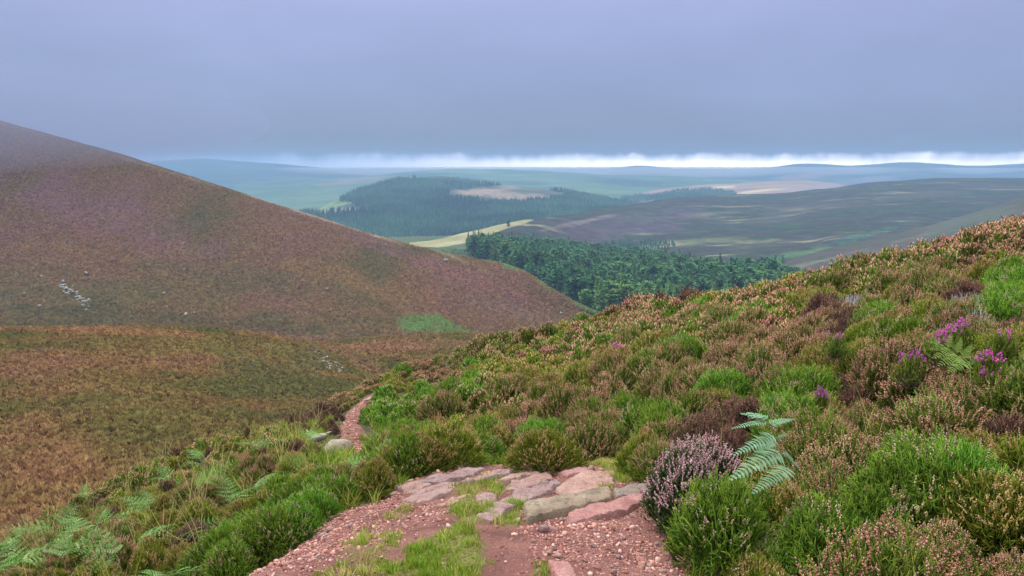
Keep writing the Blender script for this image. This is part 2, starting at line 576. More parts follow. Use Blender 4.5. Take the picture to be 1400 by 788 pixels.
GREEN_B = (.105, .165, .045)
OLIVE, PURP, ORAN, ROSE = (.095, .078, .032), (.162, .086, .078), (.18, .102, .040), (.18, .085, .056)
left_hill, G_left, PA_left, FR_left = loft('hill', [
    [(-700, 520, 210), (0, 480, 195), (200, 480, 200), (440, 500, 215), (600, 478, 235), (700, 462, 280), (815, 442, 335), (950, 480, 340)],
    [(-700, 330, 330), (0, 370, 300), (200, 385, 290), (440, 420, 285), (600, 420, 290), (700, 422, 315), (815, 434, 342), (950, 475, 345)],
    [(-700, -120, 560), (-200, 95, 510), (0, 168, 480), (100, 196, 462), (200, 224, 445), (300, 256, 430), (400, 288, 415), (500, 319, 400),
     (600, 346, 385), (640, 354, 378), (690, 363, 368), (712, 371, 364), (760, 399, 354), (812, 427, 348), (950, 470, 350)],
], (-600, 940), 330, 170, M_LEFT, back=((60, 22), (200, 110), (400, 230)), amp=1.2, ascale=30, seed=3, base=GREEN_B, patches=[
    (130, 290, 170, 40, 22, PURP, .75), (560, 350, 190, 12, 22, PURP, .6), (330, 380, 130, 20, 15, OLIVE, .7), (60, 410, 110, 32, 0, OLIVE, .75), (200, 440, 330, 16, 2, (.075, .062, .026), .7),
    (430, 440, 140, 18, 8, OLIVE, .45), (480, 385, 120, 14, 18, ORAN, .6), (200, 340, 160, 14, 14, ROSE, .55), (110, 345, 90, 10, 6, ORAN, .4),
    (660, 388, 100, 10, 20, ROSE, .6), (700, 425, 80, 12, 15, (.16, .10, .07), .6),
    (578, 440, 24, 13, 8, GREEN_B, .9), (600, 446, 22, 11, 12, GREEN_B, .95), (562, 449, 20, 8, 0, GREEN_B, .8), (622, 451, 26, 7, 10, GREEN_B, .6), (646, 456, 26, 4, 6, GREEN_B, .5), (590, 434, 12, 6, 0, GREEN_B, .6), (655, 352, 34, 5, 22, (.10, .20, .05), .9), (700, 366, 26, 4, 14, (.10, .20, .05), .9),
    (745, 392, 22, 4, 32, (.10, .18, .05), .8), (800, 420, 26, 4, 30, (.10, .18, .05), .8),
    (480, 313, 110, 2.2, 18, (.32, .25, .16), .8), (600, 345, 60, 2, 22, (.26, .24, .12), .7), (250, 242, 120, 2, 17, (.24, .18, .13), .5), (700, 362, 60, 2.2, 12, (.34, .28, .2), .7)])

knoll, G_knoll, PA_knoll, FR_knoll = loft('knoll', [
    [(-500, 980, 26), (0, 790, 28), (150, 720, 33), (300, 655, 42), (420, 610, 56), (560, 600, 64)],
    [(-500, 640, 50), (0, 610, 52), (150, 590, 56), (300, 565, 65), (420, 545, 78), (560, 570, 80)],
    [(-500, 520, 80), (0, 510, 80), (150, 505, 82), (300, 505, 90), (420, 508, 98), (560, 550, 96)],
    [(-500, 470, 104), (0, 450, 105), (100, 447, 108), (200, 447, 112), (300, 452, 116), (380, 461, 119), (440, 474, 119), (480, 500, 112), (560, 540, 106)],
], (-420, 540), 240, 170, M_KNOLL, back=((18, 7), (60, 32), (130, 80)), amp=.5, ascale=9, seed=5, base=OLIVE, patches=[
    (190, 585, 120, 46, 22, (.080, .088, .02), .42), (290, 480, 150, 16, 3, (.13, .105, .03), .6), (130, 454, 330, 6, 2, (.24, .11, .055), .5),
    (60, 640, 110, 60, 25, (.20, .095, .052), .5), (380, 520, 90, 40, 10, (.11, .11, .04), .6), (440, 495, 45, 24, 30, (.095, .085, .036), .6), (400, 540, 110, 40, 20, (.070, .062, .022), .7), (230, 640, 140, 50, 30, (.085, .070, .024), .5),  # dark olive patches at lower right paint the knoll's shading into the colour
    (40, 500, 70, 25, 0, (.18, .085, .052), .5)])

knoll2, G_knoll2, PA_knoll2, FR_knoll2 = loft('knoll', [
    [(300, 640, 95), (440, 600, 98), (560, 580, 104), (680, 570, 108), (820, 590, 110)],
    [(300, 530, 128), (440, 500, 130), (560, 500, 132), (680, 510, 134), (820, 540, 134)],
    [(300, 480, 165), (400, 473, 168), (440, 469, 170), (500, 463, 172), (580, 459, 172), (660, 459, 170), (720, 466, 168), (820, 490, 165)],
], (310, 800), 110, 80, M_KNOLL, back=((22, 8), (60, 30), (120, 70)), amp=.4, ascale=10, seed=8, patches=[
    (560, 475, 130, 10, 0, (.20, .10, .06), .7), (480, 492, 60, 14, 20, (.16, .095, .05), .6)])

floor_patch, G_floor, PA_floor, FR_floor = loft('valley', [
    [(480, 520, 330), (700, 460, 330), (830, 455, 335), (1000, 455, 340), (1300, 440, 360)],
    [(480, 380, 520), (640, 366, 540), (830, 385, 540), (1000, 396, 480), (1300, 392, 480)],
    [(480, 348, 760), (600, 343, 800), (640, 341, 800), (830, 352, 880), (1000, 375, 700), (1300, 380, 620)],
], (500, 1280), 90, 60, M_FLOOR, back=((200, 10), (500, 30)), amp=2, ascale=60, seed=11)

field, G_field, PA_field, FR_field = loft('field', [
    [(540, 352, 780), (600, 345, 820), (660, 348, 900), (720, 345, 1000), (800, 345, 1050)],
    [(540, 336, 900), (596, 330, 930), (640, 320, 980), (690, 309, 1040), (722, 304, 1080), (760, 309, 1100), (800, 325, 1100)],
], (560, 729), 60, 30, M_FIELD, back=((60, 8), (200, 60)), amp=2, ascale=80, seed=12, base=(.12, .15, .05), patches=[
    (625, 331, 26, 3, -8, (.40, .34, .2), .7), (655, 340, 40, 6, -10, (.13, .16, .06), .8)])

moor, G_moor, PA_moor, FR_moor = loft('moor', [
    [(640, 372, 640), (720, 362, 700), (850, 362, 860), (960, 380, 700), (1080, 400, 560), (1250, 400, 520), (1500, 380, 520), (2000, 380, 520)],
    [(640, 350, 780), (720, 336, 840), (850, 322, 1080), (1000, 318, 1080), (1150, 318, 950), (1250, 320, 900), (1500, 315, 900), (2000, 310, 900)],
    [(640, 342, 860), (690, 321, 900), (712, 313, 940), (750, 303, 1060), (800, 294, 1230), (870, 283, 1380), (930, 275, 1450), (1000, 270, 1520), (1060, 267, 1560),
     (1120, 261, 1580), (1180, 254, 1600), (1240, 250, 1620), (1320, 248, 1640), (1400, 247, 1650), (2000, 235, 1650)],
], (650, 1900), 220, 90, M_MOOR, back=((150, 20), (600, 180)), amp=6, ascale=150, seed=14, base=(.05, .09, .05), patches=[
    (790, 305, 60, 3, -12, (.20, .155, .12), .7), (985, 292, 60, 3, -5, (.17, .17, .085), .7), (1080, 288, 50, 2.2, -6, (.19, .19, .09), .7),
    (960, 330, 80, 5, -4, (.13, .14, .065), .7), (905, 335, 30, 3, 0, (.30, .25, .16), .6), (1040, 330, 40, 2.5, -4, (.2, .19, .09), .6),
    (1110, 345, 70, 4, -10, (.07, .15, .055), .7), (1180, 322, 60, 3.5, -14, (.04, .105, .075), .7), (860, 310, 110, 18, -8, (.085, .055, .075), .6),
    (1180, 275, 160, 10, -6, (.085, .07, .06), .5), (1065, 362, 40, 4, -10, (.08, .15, .05), .7)])

spur, G_spur, PA_spur, FR_spur = loft('hill', [
    [(930, 420, 480), (1080, 400, 480), (1250, 380, 470), (1450, 350, 460), (1950, 320, 450)],
    [(930, 400, 560), (1040, 374, 620), (1100, 352, 680), (1160, 338, 720), (1230, 322, 760), (1300, 303, 800), (1360, 284, 840), (1400, 270, 860), (1500, 245, 880), (1950, 190, 900)],
], (950, 1900), 130, 50, M_SPUR, back=((40, 5), (140, 40), (300, 120)), amp=3, ascale=70, seed=16, base=(.05, .09, .05), patches=[
    (1130, 355, 60, 2.5, -14, (.17, .17, .10), .7), (1240, 328, 40, 2, -14, (.13, .12, .09), .6), (1330, 300, 60, 10, -14, (.08, .095, .06), .7), (1200, 345, 60, 6, -14, (.10, .075, .07), .6)])

wood_hill, G_wood, PA_wood, FR_wood = loft('hill', [
    [(340, 345, 1150), (430, 345, 1150), (560, 350, 1100), (640, 338, 1150), (720, 318, 1250), (800, 305, 1400), (950, 300, 1600)],
    [(340, 322, 1350), (430, 312, 1400), (560, 300, 1480), (640, 296, 1550), (720, 290, 1600), (800, 287, 1650), (950, 290, 1800)],
    [(340, 310, 1500), (400, 298, 1600), (440, 284, 1750), (480, 266, 1950), (520, 253, 2120), (565, 245, 2280), (610, 244, 2300), (650, 251, 2240), (700, 257, 2150), (760, 263, 2080), (830, 274, 1980), (880, 281, 1900), (950, 290, 1900)],
], (360, 940), 140, 70, M_WOODHILL, back=((200, 25), (600, 150)), amp=6, ascale=150, seed=18, base=(.2, .16, .12), patches=[
    (690, 266, 72, 9, 3, (.26, .19, .13), 1), (660, 262, 36, 6, -6, (.30, .21, .14), .9), (445, 282, 36, 9, -14, (.17, .24, .10), .9), (470, 287, 28, 3, -4, (.30, .30, .18), .8)])

far_green, _, _, _ = loft('hill', [
    [(300, 300, 2300), (540, 280, 2500), (700, 275, 2600), (900, 280, 2400), (1100, 290, 2300)],
    [(300, 268, 3200), (540, 250, 3300), (700, 252, 3300), (900, 262, 3000), (1100, 270, 3000)],
    [(300, 252, 4000), (440, 246, 4100), (540, 238, 4300), (600, 234, 4400), (700, 234, 4400), (800, 239, 4300), (900, 243, 4200), (1100, 250, 4200)],
], (320, 1080), 120, 60, M_FARG, back=((300, 20), (900, 200)), amp=10, ascale=300, seed=21, base=(.2, .2, .1), patches=[
    (480, 248, 40, 4, -8, (.24, .17, .14), .8), (640, 236, 100, 2.5, 2, (.16, .26, .11), .8), (720, 246, 90, 2, 2, (.14, .22, .11), .8), (820, 262, 40, 3, 4, (.12, .22, .08), .8),
    (590, 241, 70, 2, 4, (.04, .07, .05), .8), (860, 250, 60, 5, 4, (.035, .06, .055), .8)])

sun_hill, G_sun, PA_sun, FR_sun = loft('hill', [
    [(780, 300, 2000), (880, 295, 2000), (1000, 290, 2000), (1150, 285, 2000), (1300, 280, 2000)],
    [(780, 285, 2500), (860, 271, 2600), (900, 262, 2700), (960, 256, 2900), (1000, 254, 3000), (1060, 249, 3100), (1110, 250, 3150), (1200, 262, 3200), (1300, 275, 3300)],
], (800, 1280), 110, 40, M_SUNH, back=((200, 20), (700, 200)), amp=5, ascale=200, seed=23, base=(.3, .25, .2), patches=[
    (945, 271, 62, 7, -4, (.04, .08, .05), 1), (880, 268, 46, 5, -8, (.30, .21, .17), .8), (1035, 262, 34, 3, -6, (.60, .47, .24), .9), (992, 256, 26, 2, -2, (.68, .56, .36), .9), (1060, 268, 40, 2, -6, (.5, .4, .22), .7), (1120, 258, 70, 6, -8, (.30, .22, .22), .8)])  # pale gold patches are sunlight through a cloud gap, put into the colour

far_blue, _, _, _ = loft('hill', [
    [(100, 330, 2200), (340, 320, 2400), (460, 300, 2600), (620, 290, 2800)],
    [(100, 262, 3600), (300, 262, 3700), (460, 262, 3700), (620, 262, 3700)],
    [(100, 212, 5300), (190, 222, 5400), (260, 219, 5400), (330, 222, 5500), (420, 229, 5500), (520, 236, 5500), (620, 240, 5500)],
], (110, 610), 100, 60, M_FARB, back=((200, 20), (600, 200)), amp=12, ascale=350, seed=25, base=(.2, .25, .12), patches=[
    (440, 272, 60, 4, -10, (.22, .28, .14), .9), (400, 266, 50, 2, -6, (.30, .33, .20), .8), (455, 278, 40, 3, -12, (.035, .06, .05), .9), (300, 240, 60, 2, 6, (.03, .05, .05), .8), (380, 250, 70, 3, 8, (.03, .05, .05), .7)])

far_ridge, _, _, _ = loft('hill', [
    [(640, 285, 3600), (900, 275, 3600), (1200, 270, 3600), (1700, 270, 3600)],
    [(640, 240, 5400), (730, 233, 5600), (800, 236, 5600), (870, 229, 5700), (950, 235, 5700), (1030, 233, 5600), (1100, 226, 5600), (1170, 229, 5600), (1250, 224, 5600), (1330, 229, 5600), (1420, 225, 5600), (1700, 222, 5600)],
], (660, 1650), 120, 40, M_FARB, back=((200, 20), (600, 200)), amp=12, ascale=350, seed=27, base=(.28, .2, .2), patches=[
    (1110, 240, 70, 4, -6, (.26, .19, .18), .9), (1180, 246, 80, 4, -6, (.22, .18, .2), .8)])

# the ground sheet that carries on to the horizon under and beyond the hills
gs = 34000.0
gu = np.linspace(-gs, gs, 60)
gx, gy = np.meshgrid(gu, gu)
gz = -205 + fbm(gx / 3000, gy / 3000, 3, 2) * 30
obj('ground', mesh_np('ground', np.stack([gx, gy, gz], -1).reshape(-1, 3), grid_faces(60, 60), [M_FARB], patch=np.zeros((3600, 4))), kind='structure')

# ------------------------------------------------------------------ near hillside: control points -> thin plate spline
SURF = 0.27      # usual height of the heather above the soil
ctrl = []


def soil(px, py, D, h=0.0):
    q = P(px, py, D); q[2] -= h; ctrl.append(q)


for a in ((640, 788, 2.95), (900, 788, 2.95), (350, 788, 3.1), (600, 700, 4.0), (780, 700, 3.95), (930, 705, 3.85), (540, 665, 4.9), (700, 640, 5.2), (850, 645, 5.0),
          (505, 630, 6.6), (478, 588, 9.3), (497, 548, 14)): soil(*a)
DROP = lambda px: .16 * math.exp(-((px - 845) / 75) ** 2)
for a in ((1100, 788, 2.7), (1300, 788, 2.4), (1390, 650, 3.0), (1400, 500, 4.8), (1400, 400, 7.5), (1400, 306, 12), (1200, 600, 4.2), (1200, 480, 6.5), (1200, 400, 10),
          (1280, 337, 13.2), (1200, 358, 13.5), (1150, 370, 14.5), (1000, 600, 5), (1000, 500, 7.5), (1000, 430, 12), (1060, 388, 16), (985, 396, 17.5), (850, 600, 6.0), (850, 500, 9.5), (850, 440, 15),
          (890, 408, 20), (830, 428, 21.5), (700, 600, 6.8), (700, 530, 10.5), (700, 480, 17), (720, 455, 23.5), (640, 473, 25), (560, 600, 8.5), (560, 540, 13), (560, 490, 24), (520, 506, 23),
          (440, 560, 14), (460, 532, 19), (400, 562, 16)): soil(*a, SURF + .022 * max(a[2] - 10, 0) + (DROP(a[0]) if a[2] > 14 else 0))
for a in ((400, 690, 4.8), (300, 788, 3.3), (200, 700, 5.6), (300, 640, 7.5), (400, 600, 9.5), (300, 597, 12), (200, 640, 9.5), (100, 788, 4.6), (0, 788, 5.6), (100, 705, 8.0), (0, 750, 7.6)): soil(*a, .2)
# beyond the brow the hillside falls into the valley
for px, py, D in ((1400, 306, 12), (1280, 337, 13.2), (1150, 370, 14.5), (1060, 388, 16), (985, 396, 17.5), (890, 408, 20), (830, 428, 21.5), (720, 455, 23.5), (640, 473, 25), (560, 490, 24),
                  (460, 532, 19), (400, 562, 16), (300, 597, 12), (200, 640, 9.5), (100, 705, 8.0), (0, 750, 7.6)):
    q = P(px, py, D)
    r = np.array([q[0] - 2.0, q[1]]); r /= np.linalg.norm(r)
    s1 = .30 if px > 500 else .52
    for dist, dz in ((6, -.27 - 6 * (s1 + .08 if px < 500 else .40)), (16, -.27 - 16 * .52), (40, -.27 - 40 * .56)):
        ctrl.append(np.array([q[0] + r[0] * dist, q[1] + r[1] * dist, q[2] + dz]))
for q in ((0, -1, -1.62), (0, -6, -1.2), (-4, 0, -2.6), (-8, -2, -4.6), (4, 0, -1.25), (8, 1, -.9), (9, -6, -.3), (-8, 5, -5.0), (14, 6, -.2), (16, 14, -.8), (-14, 2, -8.6), (-14, 10, -10.0)):
    ctrl.append(np.array(q, float))
ctrl = np.asarray(ctrl)


def tps_fit(C, lam=.02):
    n = len(C)
    d = np.hypot(C[:, None, 0] - C[None, :, 0], C[:, None, 1] - C[None, :, 1])
    K = np.where(d > 0, d * d * np.log(np.maximum(d, 1e-9)), 0) + lam * np.eye(n)
    Q = np.c_[np.ones(n), C[:, :2]]
    A = np.block([[K, Q], [Q.T, np.zeros((3, 3))]])
    return np.linalg.solve(A, np.r_[C[:, 2], 0, 0, 0])


TW = tps_fit(ctrl)


def ground_z(x, y, fine=True):
    x, y = np.asarray(x, float), np.asarray(y, float)
    sh = x.shape
    x, y = x.ravel(), y.ravel()
    z = TW[-3] + TW[-2] * x + TW[-1] * y
    for i, c in enumerate(ctrl):
        d2 = (x - c[0]) ** 2 + (y - c[1]) ** 2
        z = z + TW[i] * .5 * d2 * np.log(np.maximum(d2, 1e-12))
    if fine: z = z + fbm(x / 1.1, y / 1.1, 3, 31) * .07
    return z.reshape(sh)


def hit(px, py, dz=0.0):
    """where the sight line of a photograph pixel meets the soil raised by dz"""
    px, py = np.atleast_1d(np.asarray(px, float)), np.atleast_1d(np.asarray(py, float))
    d = ray(px, py)
    d = d / d[:, 1:2]
    ts = np.geomspace(1.2, 60, 500)
    p = d[:, None] * ts[None, :, None]
    g = ground_z(p[..., 0], p[..., 1]) + dz - p[..., 2]
    i = np.argmax(g > 0, axis=1)
    i = np.where((g > 0).any(1), np.maximum(i, 1), len(ts) - 1)
    k = np.arange(len(px))
    g0, g1 = g[k, i - 1], g[k, i]
    w = np.clip(-g0 / np.maximum(g1 - g0, 1e-9), 0, 1)
    t = ts[i - 1] + (ts[i] - ts[i - 1]) * w
    q = d * t[:, None]
    q[:, 2] = ground_z(q[:, 0], q[:, 1])
    return q


# path outline
PATH_IMG = [(330, 800), (362, 778), (400, 750), (440, 712), (480, 697), (514, 690), (538, 672), (560, 654), (620, 640), (700, 630), (800, 630), (850, 640), (886, 655), (905, 690), (928, 735), (945, 800)]
pp = hit(*zip(*PATH_IMG))
PATH_POLY = [(-1.35, 1.6), (-1.3, -1.5), (.9, -1.5)] + [(.80, 1.6)] + [(float(a), float(b)) for a, b in pp[::-1, :2]]
tail_img = [(506, 632), (496, 620), (482, 603), (476, 582), (484, 563), (497, 549), (506, 541)]
TAIL = [(float(a), float(b)) for a, b in hit(*zip(*tail_img))[:, :2]]
TAILW = 0.11


def path_sd(x, y, wob=True):
    s = np.maximum(poly_sd(x, y, PATH_POLY), TAILW - line_dist(x, y, TAIL))
    if wob: s = s + vnoise(x * 5, y * 5, 41) * .08 + vnoise(x * 17, y * 17, 42) * .03
    return s


def axis(a, b, fine_a, fine_b, h, grow=1.06):
    c = list(np.arange(fine_a, fine_b, h))
    s, v = h, c[-1]
    while v < b: s *= grow; v += s; c.append(v)
    s, v, lo = h, c[0], []
    while v > a: s *= grow; v -= s; lo.append(v)
    return np.array(lo[::-1] + c)


def near_mats():
    m, nt, b = new_mat('peat_and_moss')
    c = ramp(nt, noise_n(nt, 3, 6, .65), [(.32, (.035, .03, .015)), (.45, (.06, .045, .025)), (.55, (.075, .075, .025)), (.68, (.06, .09, .02))])
    nt.links.new(c, b.inputs['Base Color'])
    bump(nt, b, noise_n(nt, 30, 5, .7), .8, .03)
    m2, nt, b = new_mat('trodden_earth')
    c = ramp(nt, noise_n(nt, 2.2, 6, .65), [(.32, (.15, .070, .055)), (.48, (.24, .11, .088)), (.60, (.31, .15, .12)), (.7, (.25, .145, .095))])
    g = noise_n(nt, 90, 4, .75)
    c = hsv(nt, c, v=mrange(nt, g, .3, .7, .6, 1.35))
    tu = attr(nt, 'turf').outputs['Fac']
    c = mixc(nt, tu, c, ramp(nt, noise_n(nt, 60, 4, .7), [(.35, (.10, .09, .03)), (.5, (.17, .17, .04)), (.62, (.26, .26, .07))]))
    nt.links.new(c, b.inputs['Base Color'])
    bump(nt, b, g, .9, .02)
    return m, m2


M_SOIL, M_EARTH = near_mats()
xs, ys = axis(-60, 60, -3.2, 3.6, .07), axis(-12, 75, 1.6, 8.0, .07, 1.055)
GX, GY = np.meshgrid(xs, ys)
GZ = ground_z(GX, GY)
GZ = GZ - sstep(-.10, .10, path_sd(GX, GY)) * .05
obj('hillside', mesh_np('hillside', np.stack([GX, GY, GZ], -1).reshape(-1, 3), grid_faces(len(ys), len(xs)), [M_SOIL]), kind='structure')

TURF_IMG = [  # turf on the trodden ground: outline, yellowness, density
    ([(425, 800), (455, 774), (479, 744), (506, 726), (540, 732), (552, 752), (540, 800)], .62, .5),
    ([(520, 800), (552, 764), (570, 744), (600, 731), (632, 721), (660, 730), (670, 752), (670, 800)], .22, 1.0),
    ([(614, 672), (636, 664), (652, 672), (658, 692), (690, 700), (682, 716), (640, 722), (612, 712)], .45, 1.0),
    ([(686, 704), (708, 686), (717, 694), (716, 712), (700, 722), (668, 722)], .2, 1.0),
    ([(786, 640), (830, 632), (884, 634), (888, 652), (870, 662), (838, 664), (828, 650)], .8, 1.1),
    ([(740, 632), (800, 630), (800, 644), (762, 648)], .55, .9),
    ([(812, 672), (836, 664), (842, 676), (822, 684)], .4, .6),
    ([(658, 660), (690, 656), (690, 674), (664, 684)], .5, .7),
    ([(520, 700), (560, 700), (560, 712), (528, 714)], .75, .35),
    ([(740, 770), (770, 772), (764, 800), (735, 800)], .3, .5)]
TURF = [([(float(a), float(b)) for a, b in hit(*zip(*pl))[:, :2]], ye, de) for pl, ye, de in TURF_IMG]


def turf_mask(x, y):
    t = np.zeros(np.shape(x))
    for pl, ye, de in TURF:
        t = np.maximum(t, sstep(-.03, .06, poly_sd(x, y, pl) + vnoise(x * 9, y * 9, 5) * .12) * min(de, 1))
    return t


# the path is a fine sheet of its own, its edges dipping under the heather
px_, py_ = np.arange(-2.3, 1.5, .022), np.arange(-1.6, 7.0, .022)
QX, QY = np.meshgrid(px_, py_)
qs = path_sd(QX, QY)
tm = turf_mask(QX, QY)


def path_z(x, y):
    s = path_sd(x, y)
    return (ground_z(x, y) - .02 + .03 * sstep(-.12, .08, s) + fbm(x * 3.1, y * 3.1, 4, 61) * .035 + fbm(x * 16, y * 16, 3, 62) * .012
            + turf_mask(x, y) * .02)


def masked_grid(X, Y, Z, keep, **at):
    F = grid_faces(*X.shape)
    F = F[keep.ravel()[F].all(1)]
    used = np.unique(F)
    mp = np.full(X.size, -1); mp[used] = np.arange(len(used))
    return np.stack([X, Y, Z], -1).reshape(-1, 3)[used], mp[F], {k: v.ravel()[used] for k, v in at.items()}


pv, pf, pat = masked_grid(QX, QY, path_z(QX, QY), qs > -.10, turf=tm)
path = obj('path', mesh_np('path', pv, pf, [M_EARTH], **pat), kind='structure')
# its far, narrow end
tx, ty = np.arange(min(a for a, b in TAIL) - .6, max(a for a, b in TAIL) + .6, .07), np.arange(6.9, max(b for a, b in TAIL) + .6, .07)
QX, QY = np.meshgrid(tx, ty)
pv, pf, pat = masked_grid(QX, QY, path_z(QX, QY), path_sd(QX, QY) > -.10, turf=np.zeros(QX.shape))
obj('trail', mesh_np('trail', pv, pf, [M_EARTH], **pat), parent=path)

# ------------------------------------------------------------------ heather and moor plants on the hills across the valley
def clump(seed, n=10, flat=.5):
    """a rough tussock of a few tilted leafy wedges"""
    r = np.random.default_rng(seed)
    mb = MB()
    for i in range(n):
        a, d = r.uniform(0, 6.28), r.uniform(0, .6)
        c = np.array([math.cos(a) * d, math.sin(a) * d, 0])
        w = r.uniform(.3, .5)
        V = [c + np.array([math.cos(a + k * 2.09) * w * r.uniform(.6, 1.2), math.sin(a + k * 2.09) * w * r.uniform(.6, 1.2), r.uniform(-.2, .1)]) for k in range(3)]
        V.append(c + np.array([r.uniform(-.2, .2), r.uniform(-.2, .2), flat * r.uniform(.6, 1.5) * (1 - d * .5)]))
        mb.add(V, [(0, 1, 3), (1, 2, 3), (2, 0, 3)], r.random())
    return mb


def cover(name, G, PA, FR, n, r0, r1, mat, margin=250, flat=.9):
    X, Y = proj(G)
    keep = ((X > -margin) & (X < 1400 + margin) & (Y < 1000)).astype(float)
    keep = (keep * FR)[:-1, :-1]
    p, nn, pa = sample_grid(G, n, PA, keep)
    k = RNG.uniform(r0, r1, n)
    me = [clump(300 + i, 9, flat).mesh('tussock', [mat], smooth=False) for i in range(8)]
    rot = np.zeros((n, 3)); rot[:, 2] = RNG.normal(0, .35, n) + RNG.integers(0, 2, n) * math.pi
    rot[:, :2] = RNG.normal(0, .18, (n, 2))
    sz = np.stack([k * 1.5, k * .85, k * RNG.uniform(.7, 1.3, n)], 1)      # wind and grazing comb the cover along the slope
    return scatter(name, p, rot, sz, RNG.integers(0, 8, n), source(name + '_shapes', me), pa)


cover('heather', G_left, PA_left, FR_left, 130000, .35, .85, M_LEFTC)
cover('heather', G_knoll, PA_knoll, FR_knoll, 62000, .16, .38, M_KNOLLC)
cover('heather', G_knoll2, PA_knoll2, FR_knoll2, 22000, .22, .5, M_KNOLLC)
cover('undergrowth', G_floor, PA_floor, FR_floor, 6000, .6, 1.8, plant_mat('undergrowth_green', [(0, (.04, .075, .025)), (1, (.09, .14, .035))], .3))

# ------------------------------------------------------------------ trees
M_SPRUCE = plant_mat('dark_needles', [(0, (.035, .10, .036)), (.5, (.065, .165, .05)), (1, (.11, .24, .06))], .3, hue=.02)
M_LARCH = plant_mat('light_needles', [(0, (.075, .165, .036)), (.5, (.13, .245, .048)), (1, (.20, .32, .06))], .22, hue=.02)
M_DRY = plant_mat('brown_needles', [(0, (.14, .09, .05)), (1, (.24, .15, .08))], .1)
M_BARK = new_mat('bark')[0]
_nt = M_BARK.node_tree
_nt.links.new(ramp(_nt, noise_n(_nt, 3, 4, .6, (1, 1, .3)), [(.35, (.10, .075, .06)), (.65, (.22, .17, .14))]), _nt.nodes['Principled BSDF'].inputs['Base Color'])


def crown_mesh(seed, h, r, style, mats):
    """branches set round the stem, each a spray of small leafy blades; style: spruce, pine, larch"""
    g = np.random.default_rng(seed)
    mb = MB()
    z0 = {'spruce': .10, 'pine': .30, 'larch': .12}[style]
    nb = 150
    t = np.sort(g.random(nb) ** .85)
    zz = h * (z0 + (1 - z0) * t * .97)
    if style == 'pine': R = r * np.sqrt(np.clip(1 - (2 * t - .85) ** 2 / 1.45, .04, 1))
    elif style == 'larch': R = r * (1 - t) ** .75 * (.9 + .2 * np.sin(t * 25)) + .25
    else: R = r * (1 - t) ** .9 + .2
    R = R * g.uniform(.65, 1.18, nb)
    az = g.uniform(0, 6.283, nb)
    lean = {'spruce': -.28, 'pine': .25, 'larch': -.05}[style]
    shade = g.random(nb)
    k = 7
    for j in range(k):
        s = (j + .6) / k
        d = R * s
        c = np.stack([np.cos(az) * d, np.sin(az) * d, zz + lean * d + (.18 * d * s if style == 'spruce' else 0)], 1) + g.normal(0, .12 * r / 2.5, (nb, 3))
        L = (R * .30 + .30) * g.uniform(.7, 1.3, nb)
        W = L * g.uniform(.45, .8, nb)
        aa = az + g.normal(0, .7, nb)
        dr = np.stack([np.cos(aa), np.sin(aa), g.normal(lean * .7, .25, nb)], 1)
        sd = np.stack([-np.sin(aa), np.cos(aa), g.normal(0, .35, nb)], 1)
        V = np.stack([c - dr * L[:, None] * .6, c + sd * W[:, None] * .5, c + dr * L[:, None] * .7, c - sd * W[:, None] * .5], 1).reshape(-1, 3)
        F = np.arange(nb * 4).reshape(-1, 4)
        F = np.concatenate([F[:, [0, 1, 2]], F[:, [0, 2, 3]]])
        mb.add(V, F, np.repeat(np.clip(shade * .7 + g.random(nb) * .3, 0, 1), 4))
    top = np.array([[0, 0, h * .9]]); mb.add(*spindles(top, top + [[0, 0, h * .12]], .12)[:2], .6)
    return mb.mesh('crown', mats, smooth=False)


def trunk_mesh(seed, h):
    g = np.random.default_rng(seed)
    mb = MB()
    zs = np.array([0, .25, .5, .75, .97]) * h
    rr = np.array([.22, .17, .13, .08, .02]) * h / 13
    off = np.cumsum(g.normal(0, .05, (5, 2)), 0)
    n = 7
    V = [(off[i, 0] + rr[i] * math.cos(k * 6.283 / n), off[i, 1] + rr[i] * math.sin(k * 6.283 / n), zs[i] - (.6 if i == 0 else 0)) for i in range(5) for k in range(n)]
    F = [(i * n + k, i * n + (k + 1) % n, (i + 1) * n + (k + 1) % n, (i + 1) * n + k) for i in range(4) for k in range(n)]
    mb.add(V, F)
    m = 14
    b = np.stack([np.zeros(m), np.zeros(m), g.uniform(.2, .85, m) * h], 1)
    a = g.uniform(0, 6.28, m)
    v, f, _ = spindles(b, b + np.stack([np.cos(a), np.sin(a), g.uniform(-.3, .3, m)], 1) * g.uniform(.8, 1.9, (m, 1)), .05 * h / 13)
    mb.add(v, f)
    return mb.mesh('trunk', [M_BARK])


KINDS = [('spruce', 19, 3.9, M_SPRUCE), ('spruce', 20, 4.4, M_SPRUCE), ('spruce', 18, 3.8, M_SPRUCE), ('pine', 17, 3.9, M_SPRUCE), ('pine', 18, 5.0, M_SPRUCE), ('pine', 16, 4.4, M_SPRUCE),
         ('larch', 17, 4.4, M_LARCH), ('larch', 16, 4.8, M_LARCH), ('pine', 16, 4.8, M_LARCH), ('larch', 14, 2.8, M_DRY)]
TREES = [(crown_mesh(50 + i, h, r, st, [m]), trunk_mesh(80 + i, h)) for i, (st, h, r, m) in enumerate(KINDS)]
TREE_TXT = {'spruce': ('spruce_tree', 'dark pointed conifer'), 'pine': ('pine_tree', 'dark round-topped conifer'), 'larch': ('larch_tree', 'pale green conifer'), 'fir': ('pine_tree', 'pale green round-topped conifer')}


def both(c, t):
    """crown and trunk as one shape, for the trees of a mass"""
    bm = bmesh.new(); bm.from_mesh(c); n = len(bm.faces); bm.from_mesh(t); bm.faces.ensure_lookup_table()
    for f in bm.faces[n:]: f.material_index = 1
    me = bpy.data.meshes.new('tree'); bm.to_mesh(me); bm.free()
    me.materials.append(c.materials[0]); me.materials.append(t.materials[0])
    return me


